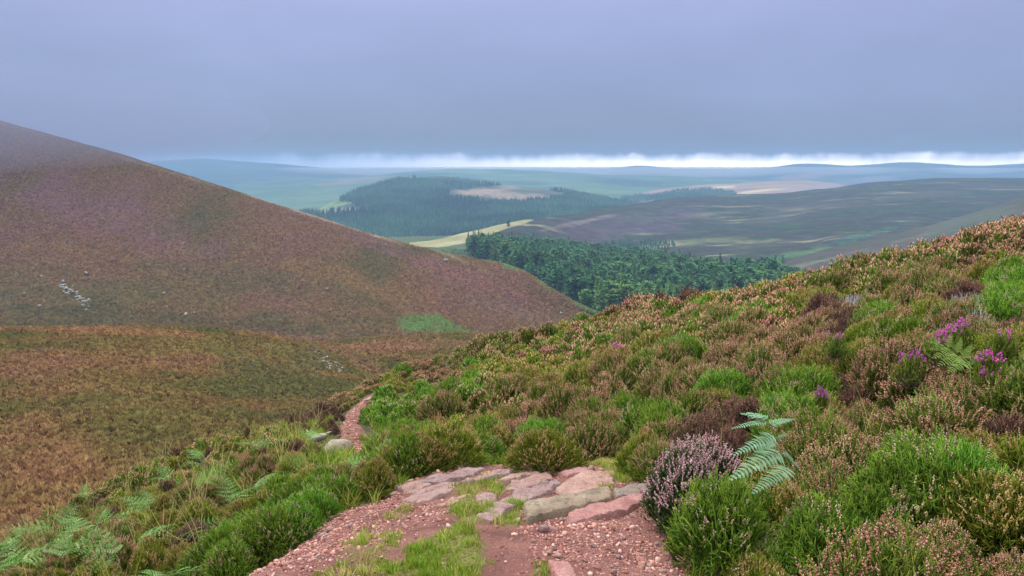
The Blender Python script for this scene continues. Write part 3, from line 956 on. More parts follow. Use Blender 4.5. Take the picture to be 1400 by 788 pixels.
def floor_z(x, y):
    """height of the valley floor sheet by nearest vertex"""
    Q = G_floor.reshape(-1, 3)
    out = np.empty(len(x))
    for i in range(0, len(x), 200):
        d = (Q[None, :, 0] - x[i:i + 200, None]) ** 2 + (Q[None, :, 1] - y[i:i + 200, None]) ** 2
        k = np.argpartition(d, 3, 1)[:, :3]
        w = 1 / (np.take_along_axis(d, k, 1) + 1)
        out[i:i + 200] = (Q[k, 2] * w).sum(1) / w.sum(1)
    return out


def plantation():
    # outline of the wood on the valley floor: image position of the tree feet -> floor
    edge = [(640, 352, 700), (652, 364, 610), (690, 380, 520), (740, 400, 440), (790, 424, 395), (826, 440, 365), (900, 440, 365), (1000, 440, 370), (1090, 425, 400), (1085, 398, 470), (1040, 392, 520), (975, 390, 560), (935, 376, 640), (890, 360, 760), (800, 352, 800), (700, 346, 780), (660, 347, 760)]
    poly = [tuple(P(a, b, c)[:2]) for a, b, c in edge]
    xs_, ys_ = [p[0] for p in poly], [p[1] for p in poly]
    s = 5.9
    X, Y = np.meshgrid(np.arange(min(xs_), max(xs_), s), np.arange(min(ys_), max(ys_), s))
    X = X + RNG.uniform(-.42, .42, X.shape) * s; Y = Y + RNG.uniform(-.42, .42, Y.shape) * s
    X, Y = X.ravel(), Y.ravel()
    k = poly_sd(X, Y, poly) > -1 + vnoise(X / 9, Y / 9, 3) * 5
    X, Y = X[k], Y[k]
    Z = floor_z(X, Y)
    pos = np.stack([X, Y, Z], 1)
    ip, jp = proj(pos)
    n = len(X)
    lt = vnoise(X / 38, Y / 38, 12) + vnoise(X / 15, Y / 15, 13) * .5
    near = 1 - sstep(380, 520, Y)
    light = lt > .26 - .26 * near
    idx = np.where(light, RNG.choice([6, 7, 8], n, p=[.45, .35, .2]), RNG.choice([0, 1, 2, 3, 4, 5], n, p=[.13, .13, .12, .21, .21, .20]))
    scl = RNG.uniform(.74, 1.2, n) * np.where(light, 1.0, 1.0) * (1 + .12 * vnoise(X / 30, Y / 30, 8))
    spin = RNG.uniform(0, 6.28, n)
    # the 300 that show largest: nearest first, outermost rows first
    seen = (ip > 560) & (ip < 1110)
    order = np.argsort(np.where(seen, Y - scl * 40, 1e9))
    singled = None
    chosen = order[:299]
    dry = chosen[np.argmin(np.abs(ip[chosen] - 760) + np.abs(jp[chosen] - 408))]
    used = {}
    for c in chosen:
        i = 9 if c == dry else int(idx[c])
        nm, lab = TREE_TXT['fir' if i == 8 else KINDS[i][0]]
        e = float(poly_sd(pos[c:c + 1, 0], pos[c:c + 1, 1], poly)[0])
        where = (' at the plantation edge under the brown hill' if e < 9 and ip[c] < 850 else ' in the plantation just over the heathery brow' if ip[c] > 900 else ' inside the plantation between the brown hill and the brow')
        lab, grp = lab + where, lab + 's' + where
        if i == 9: nm, lab, grp = 'larch_tree', 'brownish dying conifer amid the green plantation trees', None
        o = obj(nm, None, loc=pos[c], rot=(0, 0, spin[c]), scale=float(scl[c]))
        tag(o, lab, 'tree', grp)
        obj('crown', TREES[i][0], o); obj('trunk', TREES[i][1], o)
    rest = np.setdiff1d(np.arange(n), chosen)
    rot = np.zeros((len(rest), 3)); rot[:, 2] = spin[rest]
    scatter('forest', pos[rest], rot, scl[rest], idx[rest], source('plantation_shapes', [both(*t) for t in TREES]))
    return n


N_PLANT = plantation()


def simple_conifer(seed, h=12, r=2.1):
    g = np.random.default_rng(seed)
    mb = MB()
    for lv in range(5):
        z = h * (.06 + .19 * lv); rr = r * (1 - lv * .19)
        n = 7
        a = np.arange(n) * 6.283 / n + g.uniform(0, 6)
        rim = np.stack([np.cos(a) * rr * g.uniform(.6, 1.2, n), np.sin(a) * rr * g.uniform(.6, 1.2, n), z + g.uniform(-.5, .5, n)], 1)
        V = np.concatenate([rim, [[g.normal(0, .1), g.normal(0, .1), min(z + h * .3, h)]]])
        mb.add(V, [(k, (k + 1) % n, n) for k in range(n)], g.random())
    return mb


M_FARFIR = plant_mat('far_needles', [(0, (.018, .055, .030)), (1, (.045, .10, .042))], .35)
_nt = M_FARFIR.node_tree
_b = _nt.nodes['Principled BSDF']
_c = _b.inputs['Base Color'].links[0].from_socket
_nt.links.new(hsv(_nt, _c, v=mrange(_nt, noise_n(_nt, .006, 4, .6), .38, .62, .45, 1.9)), _b.inputs['Base Color'])      # stands of different age
FIR = source('far_fir_shapes', [simple_conifer(400 + i).mesh('far_fir', [M_FARFIR], smooth=False) for i in range(6)])


def far_wood(name, G, FR, n, holes, inside=None, k0=.8, k1=1.25):
    X, Y = proj(G)
    keep = FR * (X > 250) * (X < 1500)
    w = fbm(G[..., 0] / 60, G[..., 1] / 60, 4, 77)
    if inside is not None:
        m = np.zeros(X.shape)
        for cx, cy, rx, ry in inside: m = np.maximum(m, (np.hypot((X - cx) / rx, (Y - cy) / ry) + w * .3 < 1))
        keep = keep * m
    for cx, cy, rx, ry in holes: keep = keep * (np.hypot((X - cx) / rx, (Y - cy) / ry) + w * .35 > 1)
    p, nn, _ = sample_grid(G, n, None, keep[:-1, :-1])
    rot = np.zeros((n, 3)); rot[:, 2] = RNG.uniform(0, 6.28, n)
    return scatter(name, p, rot, RNG.uniform(k0, k1, n), RNG.integers(0, 6, n), FIR)


far_wood('forest', G_wood, FR_wood, 16000, [(690, 266, 78, 11), (655, 263, 45, 7), (440, 284, 40, 10), (468, 288, 32, 4), (585, 246, 40, 3)])
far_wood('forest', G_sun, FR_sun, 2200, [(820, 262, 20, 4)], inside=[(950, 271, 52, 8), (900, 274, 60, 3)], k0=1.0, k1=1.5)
far_wood('forest', G_moor, FR_moor, 260, [], inside=[(868, 339, 50, 7)], k0=.35, k1=.75)
far_wood('forest', G_field, FR_field, 60, [], inside=[(665, 338, 34, 6)], k0=.35, k1=.7)

lone = obj('pine_tree', None, loc=P(695, 314, 990), scale=.75)
tag(lone, 'lone dark tree standing on the pale valley field', 'tree')
obj('crown', TREES[3][0], lone); obj('trunk', TREES[3][1], lone)

# ------------------------------------------------------------------ heather bushes
G_ = {  # foliage, from dark old growth to fresh tips
    'tan': [(0, (.055, .11, .012)), (.5, (.125, .19, .020)), (1, (.23, .25, .036))],
    'olive': [(0, (.065, .12, .010)), (.5, (.175, .22, .018)), (1, (.30, .30, .036))],
    'green': [(0, (.048, .118, .013)), (.5, (.13, .255, .020)), (1, (.25, .37, .038))],
    'lilac': [(0, (.03, .075, .018)), (.6, (.06, .12, .028)), (1, (.10, .15, .04))],
    'russet': [(0, (.055, .032, .022)), (.5, (.12, .064, .042)), (1, (.17, .095, .06))],
    'salmon': [(0, (.06, .10, .014)), (.5, (.135, .165, .024)), (1, (.23, .22, .04))],
    'twig': [(0, (.16, .12, .115)), (.5, (.33, .28, .28)), (1, (.52, .47, .47))],
    'bell': [(0, (.06, .11, .012)), (.5, (.13, .18, .02)), (1, (.22, .24, .035))]}
B_ = {
    'tan': [(0, (.40, .16, .10)), (.5, (.64, .315, .215)), (1, (.76, .48, .36))],
    'olive': [(0, (.36, .19, .08)), (.5, (.54, .31, .14)), (1, (.66, .44, .24))],
    'green': [(0, (.42, .26, .15)), (.6, (.55, .38, .25)), (1, (.68, .52, .42))],
    'lilac': [(0, (.44, .21, .24)), (.5, (.62, .36, .38)), (1, (.76, .54, .54))],
    'russet': [(0, (.20, .09, .06)), (.5, (.34, .16, .11)), (1, (.48, .27, .19))],
    'salmon': [(0, (.46, .17, .125)), (.5, (.68, .31, .235)), (1, (.80, .49, .39))],
    'twig': [(0, (.3, .2, .18)), (1, (.4, .3, .27))],
    'bell': [(0, (.46, .04, .32)), (.5, (.66, .10, .50)), (1, (.78, .26, .62))]}
M_GREEN = {k: plant_mat('heather_foliage_' + k, v, .22, .18 if k not in ('twig', 'russet') else 0) for k, v in G_.items()}
M_BLOOM = {k: plant_mat('heather_bloom_' + k, v, .15, .12) for k, v in B_.items()}
M_STEM = plant_mat('heather_stems', [(0, (.06, .042, .034)), (1, (.17, .125, .105))], .2)

#        radius, height, sprigs, share in bloom, bloom length
FORM = {'tan': (.28, .40, 820, .52, .032), 'olive': (.29, .38, 800, .40, .026), 'green': (.29, .40, 1000, .12, .026), 'lilac': (.27, .43, 800, .78, .042),
        'russet': (.26, .40, 700, .18, .026), 'salmon': (.29, .40, 840, .62, .031), 'twig': (.26, .36, 240, .0, .02), 'bell': (.12, .21, 90, .42, .020)}


def bush(kind, seed, far=False):
    """upright sprigs fanning from a woody base to a rough dome; returns foliage (with stems) and bloom builders"""
    global RNG
    keep, RNG = RNG, np.random.default_rng(seed)
    R, H, n, fb, bl = FORM[kind]
    R *= RNG.uniform(.9, 1.15); H *= RNG.uniform(.88, 1.15)
    if far: n = int(n * .30)
    u = np.sqrt(RNG.random(n)) ** 1.0
    a = RNG.uniform(0, 6.283, n)
    lob = 1 + .22 * np.sin(a * 2 + RNG.uniform(0, 6)) + .16 * np.sin(a * 5 + RNG.uniform(0, 6)) 
    rr = u * R * lob
    top = H * (1 - .80 * u ** 2.8) * RNG.uniform(.84, 1.08, n)
    top = top * (1 + .22 * vnoise(np.cos(a) * rr * 11 + seed, np.sin(a) * rr * 11, seed))
    tip = np.stack([np.cos(a) * rr, np.sin(a) * rr, top], 1)
    root = np.stack([np.cos(a) * rr * .30, np.sin(a) * rr * .30, np.full(n, -.02)], 1)
    d = tip - root
    ln = np.linalg.norm(d, axis=1, keepdims=True)
    dn = d / ln
    dn = dn + RNG.normal(0, .16, (n, 3)); dn /= np.linalg.norm(dn, axis=1, keepdims=True)
    fl = np.minimum(RNG.uniform(.10, .19, (n, 1)), ln * .85)
    fb_ = tip - dn * fl
    w = .0038 if not far else .0100
    if kind == 'twig': w *= .62
    fo, blm = MB(), MB()
    # freshness belongs to the plant: each sprig its own
    fresh = np.clip(RNG.normal(.5, .24, n), 0, 1)
    v, f, k = spindles(fb_, tip, w * RNG.uniform(.7, 1.3, n), ((0, .6), (.55, 1), (1, 0)), 3, RNG.normal(0, .006, (n, 3)))
    fo.add(v, f, fresh[k])
    if kind != 'twig':
        side = 3 if not far else 1
        for j in range(side):
            t = RNG.uniform(.25, .85, (n, 1))
            b = fb_ + (tip - fb_) * t
            dd = dn + RNG.normal(0, .55, (n, 3)); dd /= np.linalg.norm(dd, axis=1, keepdims=True)
            v, f, k = spindles(b, b + dd * RNG.uniform(.025, .055, (n, 1)) * (1.5 if far else 1), w * .8, ((0, .7), (.5, 1), (1, 0)), 3)
            fo.add(v, f, np.clip(fresh + RNG.normal(.05, .12, n), 0, 1)[k])
    # woody stems
    m = 46 if not far else 12
    if kind in ('russet', 'twig'): m *= 3
    q = RNG.integers(0, n, m)
    jit = RNG.normal(0, .03, (m, 3))
    v, f, k = spindles(root[q] * RNG.uniform(.3, 1.6, (m, 1)), fb_[q] + (tip[q] - fb_[q]) * RNG.uniform(.1, .75, (m, 1)) + jit, .0028 if not far else .006, ((0, 1), (.5, .8), (1, 0)), 3, RNG.normal(0, .025, (m, 3)))
    fo.add(v, f, RNG.random(m)[k], 1)
    # blooms along the tips
    pat = vnoise(np.cos(a) * rr * 9 + 5, np.sin(a) * rr * 9 + seed * 3, seed + 1) * 1.1
    score = RNG.random(n) + pat
    sel = np.argsort(score)[:max(int(n * fb), 0)]
    sel = sel[top[sel] > H * (.42 if kind != 'bell' else .75)]
    if len(sel):
        L = bl * RNG.uniform(.7, 1.35, (len(sel), 1))
        if far:
            v, f, k = spindles(tip[sel] - dn[sel] * L * 1.1, tip[sel] + dn[sel] * L * .35, .0100 * RNG.uniform(.7, 1.25, len(sel)), ((0, .7), (.5, 1), (1, 0)), 3)
            blm.add(v, f, np.clip(RNG.normal(.5, .25, len(sel)), 0, 1)[k])
        else:
            hue = np.clip(RNG.normal(.5, .2, len(sel)), 0, 1)
            nb = 6
            for j in range(nb):
                c = tip[sel] + dn[sel] * (L * (j / (nb - 1) * 1.25 - 1.0)) + RNG.normal(0, .0022, (len(sel), 3))
                v, f, k = bells(c, (.0047 - .0018 * j / nb) * RNG.uniform(.75, 1.25, len(sel)) * (1.25 if kind == "bell" else 1.45 if kind == 'lilac' else 1))
                blm.add(v, f, np.clip(hue + RNG.normal(0, .18, len(sel)), 0, 1)[k])
    RNG = keep
    return fo, blm


KN_ = ['tan', 'olive', 'green', 'lilac', 'russet', 'salmon', 'twig', 'bell']
NV = {'tan': 3, 'olive': 3, 'green': 3, 'lilac': 2, 'russet': 2, 'salmon': 3, 'twig': 2, 'bell': 2}
NEAR, FARB = {}, {}
for ki, k in enumerate(KN_):
    NEAR[k] = []
    for j in range(NV[k]):
        fo, bl = bush(k, 500 + ki * 20 + j)
        NEAR[k].append((fo.mesh('foliage', [M_GREEN[k], M_STEM]), bl.mesh('bloom', [M_BLOOM[k]], smooth=False) if bl.V else None))
    FARB[k] = [bush(k, 700 + ki * 20 + j, True) for j in range(2)]


def joined(fo, bl, mats):
    mb = MB()
    for src, off in ((fo, 0), (bl, 2)):
        for V, F, T, M in zip(src.V, src.F, src.T, src.M):
            pass
    for V, F, T, M in zip(fo.V, fo.F, fo.T, fo.M):
        mb.V.append(V); mb.F.append(F); mb.T.append(T); mb.M.append(M); mb.n += len(V)
    o = mb.n
    for V, F, T, M in zip(bl.V, bl.F, bl.T, bl.M):
        mb.V.append(V); mb.F.append(F + o); mb.T.append(T); mb.M.append(M + 2)
    return mb.mesh('bush', mats)


def join_meshes(a, b):
    me = bpy.data.meshes.new('bush')
    bm = bmesh.new(); bm.from_mesh(a); n = len(bm.faces)
    if b is not None:
        bm.from_mesh(b); bm.faces.ensure_lookup_table()
        for f in bm.faces[n:]: f.material_index = 2
    bm.to_mesh(me); bm.free()
    for m in list(a.materials) + (list(b.materials) if b else []): me.materials.append(m)
    return me


SRC, SRC_IX = [], {}
for k in KN_:
    SRC_IX[k, 'n'] = [len(SRC) + j for j in range(NV[k])]
    SRC += [join_meshes(*t) for t in NEAR[k]]
    SRC_IX[k, 'f'] = [len(SRC), len(SRC) + 1]
    SRC += [joined(fo, bl, [M_GREEN[k], M_STEM, M_BLOOM[k]]) for fo, bl in FARB[k]]

# which plant grows where: stands seen in the photograph (image ellipses), otherwise patches by chance
STANDS = [('salmon', 470, 522, 60, 16), ('salmon', 430, 545, 44, 12), ('salmon', 590, 503, 36, 12), ('tan', 640, 482, 50, 14), ('tan', 630, 560, 60, 18), ('tan', 710, 545, 70, 16), ('tan', 380, 590, 40, 10), ('salmon', 520, 520, 30, 8), ('tan', 330, 620, 40, 10), ('russet', 300, 690, 26, 14), ('tan', 230, 700, 40, 14), ('salmon', 560, 492, 30, 8), ('green', 400, 725, 70, 42), ('green', 330, 770, 36, 22), ('green', 480, 668, 60, 34), ('green', 560, 630, 56, 40), ('green', 640, 628, 70, 30), ('green', 1270, 668, 78, 56), ('green', 990, 735, 58, 56),
          ('green', 1120, 752, 66, 46), ('green', 1375, 405, 34, 36), ('green', 1095, 560, 30, 26), ('green', 745, 612, 34, 30), ('green', 885, 560, 32, 30), ('green', 870, 625, 40, 26),
          ('green', 450, 608, 20, 12), ('lilac', 938, 655, 40, 52), ('russet', 992, 590, 48, 46), ('russet', 1320, 392, 18, 44), ('russet', 890, 412, 70, 10), ('russet', 430, 560, 60, 14), ('russet', 1392, 600, 34, 42),
          ('russet', 1170, 540, 34, 26), ('russet', 880, 548, 26, 18), ('russet', 600, 520, 20, 16), ('salmon', 1240, 525, 110, 34), ('tan', 1160, 640, 60, 44), ('tan', 805, 588, 44, 34), ('salmon', 690, 455, 36, 10),
          ('salmon', 600, 512, 24, 12), ('salmon', 1100, 455, 60, 22), ('salmon', 1000, 500, 60, 24), ('twig', 1335, 432, 46, 14), ('twig', 1180, 412, 50, 14), ('russet', 1140, 440, 30, 22), ('twig', 650, 622, 26, 18),
          ('olive', 590, 590, 60, 30), ('olive', 740, 520, 90, 26), ('olive', 1030, 700, 26, 60), ('tan', 1190, 770, 60, 34), ('tan', 1290, 750, 90, 30), ('olive', 330, 700, 60, 40), ('olive', 210, 690, 50, 34), ('russet', 1330, 760, 26, 26),
          ('tan', 900, 520, 70, 26), ('olive', 520, 520, 40, 16), ('green', 545, 548, 44, 16), ('green', 640, 545, 30, 14), ('salmon', 1340, 330, 70, 24), ('tan', 1200, 380, 90, 24), ('russet', 270, 720, 30, 20), ('tan', 300, 650, 60, 18), ('olive', 420, 640, 60, 20)]


def choose(x, y, px, py, r):
    n = len(x)
    left = (px < 470 - (py - 560) * .1) & (py > 520)
    base = {'tan': np.where(left, .44, .36), 'olive': np.where(left, .36, .38), 'green': np.where(left, .03, .19), 'lilac': np.where(left, .003, .03),
            'russet': np.where(left, .17, .06), 'salmon': np.where(left, .07, .18 + .2 * sstep(520, 400, py)), 'twig': np.full(n, .022), 'bell': np.full(n, 1e-6)}
    sc = np.stack([np.log(base[k]) + 2.3 * (vnoise(x / .75 + i * 31, y / .75 - i * 17, 90 + i) + .6 * vnoise(x / 2.4 + i * 7, y / 2.4, 120 + i)) + r.gumbel(0, .45, n) for i, k in enumerate(KN_)])
    for k, cx, cy, rx, ry in STANDS:
        e = np.hypot((px - cx) / rx, (py - cy) / ry)
        sc[KN_.index(k)] += 4.2 * (1 - sstep(.7, 1.25, e))
    return np.argmax(sc, 0)


def plant_heather():
    r = np.random.default_rng(17)
    X, Y, Sc = [], [], []
    for y0, y1, s, k in ((-.6, 7.5, .36, 1.0), (-.6, 7.5, .20, .52), (7.5, 12, .40, 1.05), (7.5, 12, .26, .6), (12, 18, .46, 1.12), (12, 18, .34, .7), (18, 40, .52, 1.25)):
        gx_, gy_ = np.meshgrid(np.arange(-26, 30, s), np.arange(y0, y1, s))
        gx_ = (gx_ + r.uniform(-.5, .5, gx_.shape) * s).ravel(); gy_ = (gy_ + r.uniform(-.5, .5, gy_.shape) * s).ravel()
        ok = (np.abs(gx_) < gy_ * .80 + 2.2)
        X.append(gx_[ok]); Y.append(gy_[ok]); Sc.append(np.full(ok.sum(), k))
    X, Y, Sc = map(np.concatenate, (X, Y, Sc))
    sd = path_sd(X, Y, False)
    ok = sd < -.06
    X, Y, Sc, sd = X[ok], Y[ok], Sc[ok], sd[ok]
    Z = ground_z(X, Y)
    p = np.stack([X, Y, Z], 1)
    px, py = proj(p + [0, 0, .25])
    # bare of the camera itself
    ok = (np.hypot(X, Y) > 1.5) & (py > 150)
    # thin the plants the brow hides
    vis = (py < 1050)
    # sight-line test against the soil: is the top of the plant seen over the ground before it?
    tt = np.linspace(.25, .97, 24)
    line = (p + [0, 0, .5])[:, None] * tt[None, :, None]
    hid = (ground_z(line[..., 0].ravel(), line[..., 1].ravel(), False).reshape(line.shape[:2]) > line[..., 2] + .1).any(1)
    ok &= vis & ~(hid & (r.random(len(X)) < .8))
    X, Y, Z, Sc, sd, p, px, py, hid = (a[ok] for a in (X, Y, Z, Sc, sd, p, px, py, hid))
    n = len(X)
    kind = choose(X, Y, px, py, r)
    # tidy height: low beside the path and on the wind-clipped western side
    low = 1 - .55 * sstep(-.42, -.08, sd)
    left = (X < -1.0) & (Y > 2)
    scl = Sc * r.uniform(.76, 1.16, n) * low * np.where(left, np.where(kind == 2, .72, .52), 1.0)
    big = 1 + .35 * vnoise(X / .55, Y / .55, 55) + .3 * vnoise(X / 1.6, Y / 1.6, 56)
    scl = scl * big
    spin = r.uniform(0, 6.28, n)
    rot = np.stack([r.normal(0, .12, n), r.normal(0, .12, n), spin], 1)
    far = Y > 8.5
    variety = np.array([r.choice(SRC_IX[KN_[k], 'f' if f else 'n']) for k, f in zip(kind, far)])
    inview = (px > -30) & (px < 1430) & (py < 800) & ~hid
    # plants placed one by one: kind, image position of the foot, scale
    ex = [('lilac', 934, 716, .92), ('lilac', 958, 700, .88), ('lilac', 930, 694, .7), ('green', 985, 775, .95), ('green', 1015, 752, .9), ('green', 1268, 735, 1.12), ('green', 1222, 745, .95), ('green', 1318, 728, 1.0), ('tan', 1150, 700, 1.0),
          ('tan', 1190, 690, .9), ('russet', 1000, 640, .85), ('russet', 975, 625, .8), ('olive', 745, 645, .85), ('tan', 805, 640, .95), ('tan', 840, 632, .8), ('green', 540, 652, .72), ('green', 560, 650, .72), ('olive', 580, 646, .8), ('green', 555, 640, .8), ('olive', 530, 638, .7), ('olive', 606, 640, 1.0), ('olive', 640, 636, .95), ('olive', 680, 630, 1.0),
          ('green', 406, 738, .66), ('green', 378, 757, .66), ('green', 432, 717, .66), ('green', 458, 696, .62), ('green', 436, 700, .68), ('green', 412, 714, .7), ('green', 386, 730, .7), ('green', 358, 745, .68), ('green', 351, 770, .66), ('olive', 418, 690, .7), ('olive', 366, 715, .68), ('green', 391, 700, .66), ('green', 328, 760, .66), ('green', 306, 780, .66), ('olive', 331, 735, .66), ('green', 444, 682, .62), ('olive', 515, 676, .62), ('tan', 498, 668, .5), ('olive', 532, 658, .6), ('tan', 470, 668, .5), ('green', 316, 800, .7),
          ('russet', 1320, 440, 1.15), ('russet', 1170, 585, .85), ('salmon', 1250, 575, 1.15), ('salmon', 1320, 600, 1.0), ('tan', 1290, 600, 1.0), ('green', 1375, 450, 1.0), ('twig', 1345, 455, 1.0), ('twig', 1318, 452, 1.1), ('twig', 1195, 432, 1.1), ('twig', 1165, 436, 1.0),
          ('olive', 880, 655, .8), ('tan', 905, 665, .7), ('tan', 1290, 800, .66), ('tan', 1220, 812, .7), ('green', 1255, 705, 1.05), ('green', 1300, 712, 1.0), ('green', 1205, 770, .8), ('olive', 1075, 760, .9), ('green', 1130, 800, 1.0)]
    eq = hit([e[1] for e in ex], [e[2] for e in ex])
    ne = len(ex)
    p = np.concatenate([p, eq]); px = np.r_[px, [e[1] for e in ex]]; py = np.r_[py, [e[2] - 30 for e in ex]]
    ek = np.array([KN_.index(e[0]) for e in ex])
    kind = np.r_[kind, ek]; scl = np.r_[scl, [e[3] for e in ex]]
    rot = np.concatenate([rot, np.stack([np.zeros(ne), np.zeros(ne), r.uniform(0, 6.28, ne)], 1)])
    variety = np.r_[variety, [r.choice(SRC_IX[e[0], 'n']) for e in ex]]
    inview = np.r_[inview, np.ones(ne, bool)]; Y = p[:, 1]
    # room for them
    dd = np.hypot(p[:n, None, 0] - eq[None, :, 0], p[:n, None, 1] - eq[None, :, 1]) / np.array([e[3] for e in ex])[None]
    clear = np.zeros(n, bool)          # the boulders and the narrow trail stay open to view
    fx, fy = proj(p[:n])
    for cx, cy, rx, ry in ((1040, 660, 52, 40), (450, 616, 40, 20), (486, 610, 26, 40), (470, 638, 40, 12)): clear |= np.hypot((fx - cx) / rx, (fy - cy) / ry) < 1
    scl[:n] *= np.where(np.hypot((fx - 475) / 55, (fy - 652) / 22) < 1, .55, 1)
    keep = np.r_[(dd > .24).all(1) & ~clear, np.ones(ne, bool)]
    p, px, py, kind, scl, rot, variety, inview, Y = (a_[keep] for a_ in (p, px, py, kind, scl, rot, variety, inview, Y))
    n = len(p)
    rank = np.where(inview, scl / np.maximum(Y, 1), 0)
    one = np.argsort(-rank)[:300]
    one = one[np.argsort(rank[one])[::-1]]
    return dict(p=p, px=px, py=py, kind=kind, scl=scl, rot=rot, variety=variety, one=one, n=n)


HB = plant_heather()
DESC = {'tan': 'heather bush with faded tan blooms', 'olive': 'yellow-green sparsely blooming heather bush', 'green': 'fresh green heather bush nearly without blooms', 'lilac': 'heather bush thick with lilac-pink blooms',
        'russet': 'dark brown heather bush gone over', 'salmon': 'heather bush covered in salmon-pink blooms', 'twig': 'leafless grey twiggy heather skeleton', 'bell': 'low bell heather with magenta flowers'}


EAST = [(1300, 470, 'around the yellow-green bracken frond'), (1050, 610, 'around the large grey-green bracken frond'), (800, 600, 'on the bank over the stone slabs'), (580, 600, 'above the bend of the narrow trail'),
        (940, 740, 'along the gravel edge under the red slab'), (1270, 720, 'low around the big bright green bush'), (1390, 640, 'at the edge of the view below the bracken'), (820, 460, 'near the brow in front of the plantation'), (1150, 420, 'high on the slope under the skyline'),
        (1330, 350, 'on the topmost rise of the slope'), (900, 540, 'mid-slope between the slabs and the brow'), (640, 500, 'near the brow over the brown hill'), (1130, 520, 'between the two big bracken fronds'), (1120, 760, 'low on the slope under the large bracken frond')]
WEST = [(430, 720, 'along the gravel west of the path'), (440, 590, 'beside the two boulders'), (300, 640, 'among the bracken of the west bank'), (200, 760, 'among the lowest bracken of the west bank')]


def singled_out():
    zone_named = [('green', 1270, 670, 'large bright green heather bush spotted with pale blooms, low on the slope'),
                  ('lilac', 935, 650, 'lilac-pink heather bush leaning over the gravel beside the red slab'),
                  ('green', 430, 720, 'dense green heather bush bordering the gravel west of the path'),
                  ('russet', 992, 580, 'dark brown heather bush just behind the large bracken frond'),
                  ('green', 985, 730, 'green heather bush at the gravel edge below the lilac bush'),
                  ('tan', 1165, 640, 'tan heather bush directly beside the large bracken frond'),
                  ('tan', 805, 590, 'tan heather bush on the bank above the stone slabs'),
                  ('green', 560, 630, 'green heather bush overhanging the bend of the narrow trail')]
    named = {}
    for k, cx, cy, lab in zone_named:
        c = [i for i in HB['one'] if KN_[HB['kind'][i]] == k and i not in named]
        if c:
            i = min(c, key=lambda i: math.hypot(HB['px'][i] - cx, HB['py'][i] - cy))
            named[i] = lab
    for i in HB['one']:
        k = KN_[HB['kind'][i]]
        vi = SRC_IX[k, 'n'].index(HB['variety'][i]) if HB['variety'][i] in SRC_IX[k, 'n'] else 0
        fo, bl = NEAR[k][vi]
        o = obj('heather_bush', fo, loc=HB['p'][i], rot=HB['rot'][i], scale=float(HB['scl'][i]))
        west = HB['px'][i] < 480
        lm = WEST if west else EAST
        side = min(lm, key=lambda t: math.hypot(t[0] - HB['px'][i], (t[1] - HB['py'][i]) * 1.4))[2]
        tag(o, named.get(i) or DESC[k] + ' ' + side, 'heather', None if i in named else ('bushes of ' + k + ' heather ' if k != 'twig' else 'heather skeletons ') + side)
        if bl is not None: obj('bloom', bl, o, kind='stuff')


singled_out()
rest = np.setdiff1d(np.arange(HB['n']), HB['one'])
SRC_COLL = source('heather_shapes', SRC)
scatter('heather', HB['p'][rest], HB['rot'][rest], HB['scl'][rest], HB['variety'][rest], SRC_COLL)
print('heather plants', HB['n'], 'trees', N_PLANT)

# ------------------------------------------------------------------ stones of the path
def stone_mat(name, stops, lichen=None, speck=.4):
    m, nt, b = new_mat(name)
    c = ramp(nt, noise_n(nt, 7, 6, .65), stops)
    g = noise_n(nt, 120, 3, .8)
    c = hsv(nt, c, v=mrange(nt, g, .3, .7, 1 - speck, 1 + speck))
    if lichen:
        l = noise_n(nt, 48, 5, .75)
        c = mixc(nt, mrange(nt, l, .48, .60, 0, .8), c, lichen)
        c = mixc(nt, mrange(nt, noise_n(nt, 17, 5, .7), .56, .64, 0, .7), c, (.14, .10, .08))
    nt.links.new(c, b.inputs['Base Color'])
    oi = nt.nodes.new('ShaderNodeObjectInfo').outputs['Random']
    c2 = hsv(nt, c, h=mrange(nt, oi, 0, 1, .488, .512), s=mrange(nt, oi, 0, 1, .75, 1.15), v=mrange(nt, oi, 0, 1, .82, 1.15))
    nt.links.new(c2, b.inputs['Base Color'])
    bump(nt, b, noise_n(nt, 45, 6, .8), 1.0, .016)
    b.inputs['Roughness'].default_value = .85
    return m


M_PINK = stone_mat('pink_granite', [(.32, (.26, .135, .11)), (.5, (.38, .21, .178)), (.66, (.47, .29, .245))], (.40, .31, .25))
M_GREY = stone_mat('lichened_stone', [(.32, (.22, .16, .11)), (.5, (.33, .245, .175)), (.66, (.42, .33, .24))], (.30, .25, .15), .45)
M_RED = stone_mat('red_sandstone', [(.32, (.36, .14, .10)), (.5, (.50, .21, .16)), (.66, (.58, .29, .22))])
M_BOULD = stone_mat('pale_boulder', [(.32, (.30, .22, .165)), (.5, (.42, .33, .26)), (.66, (.52, .43, .35))])

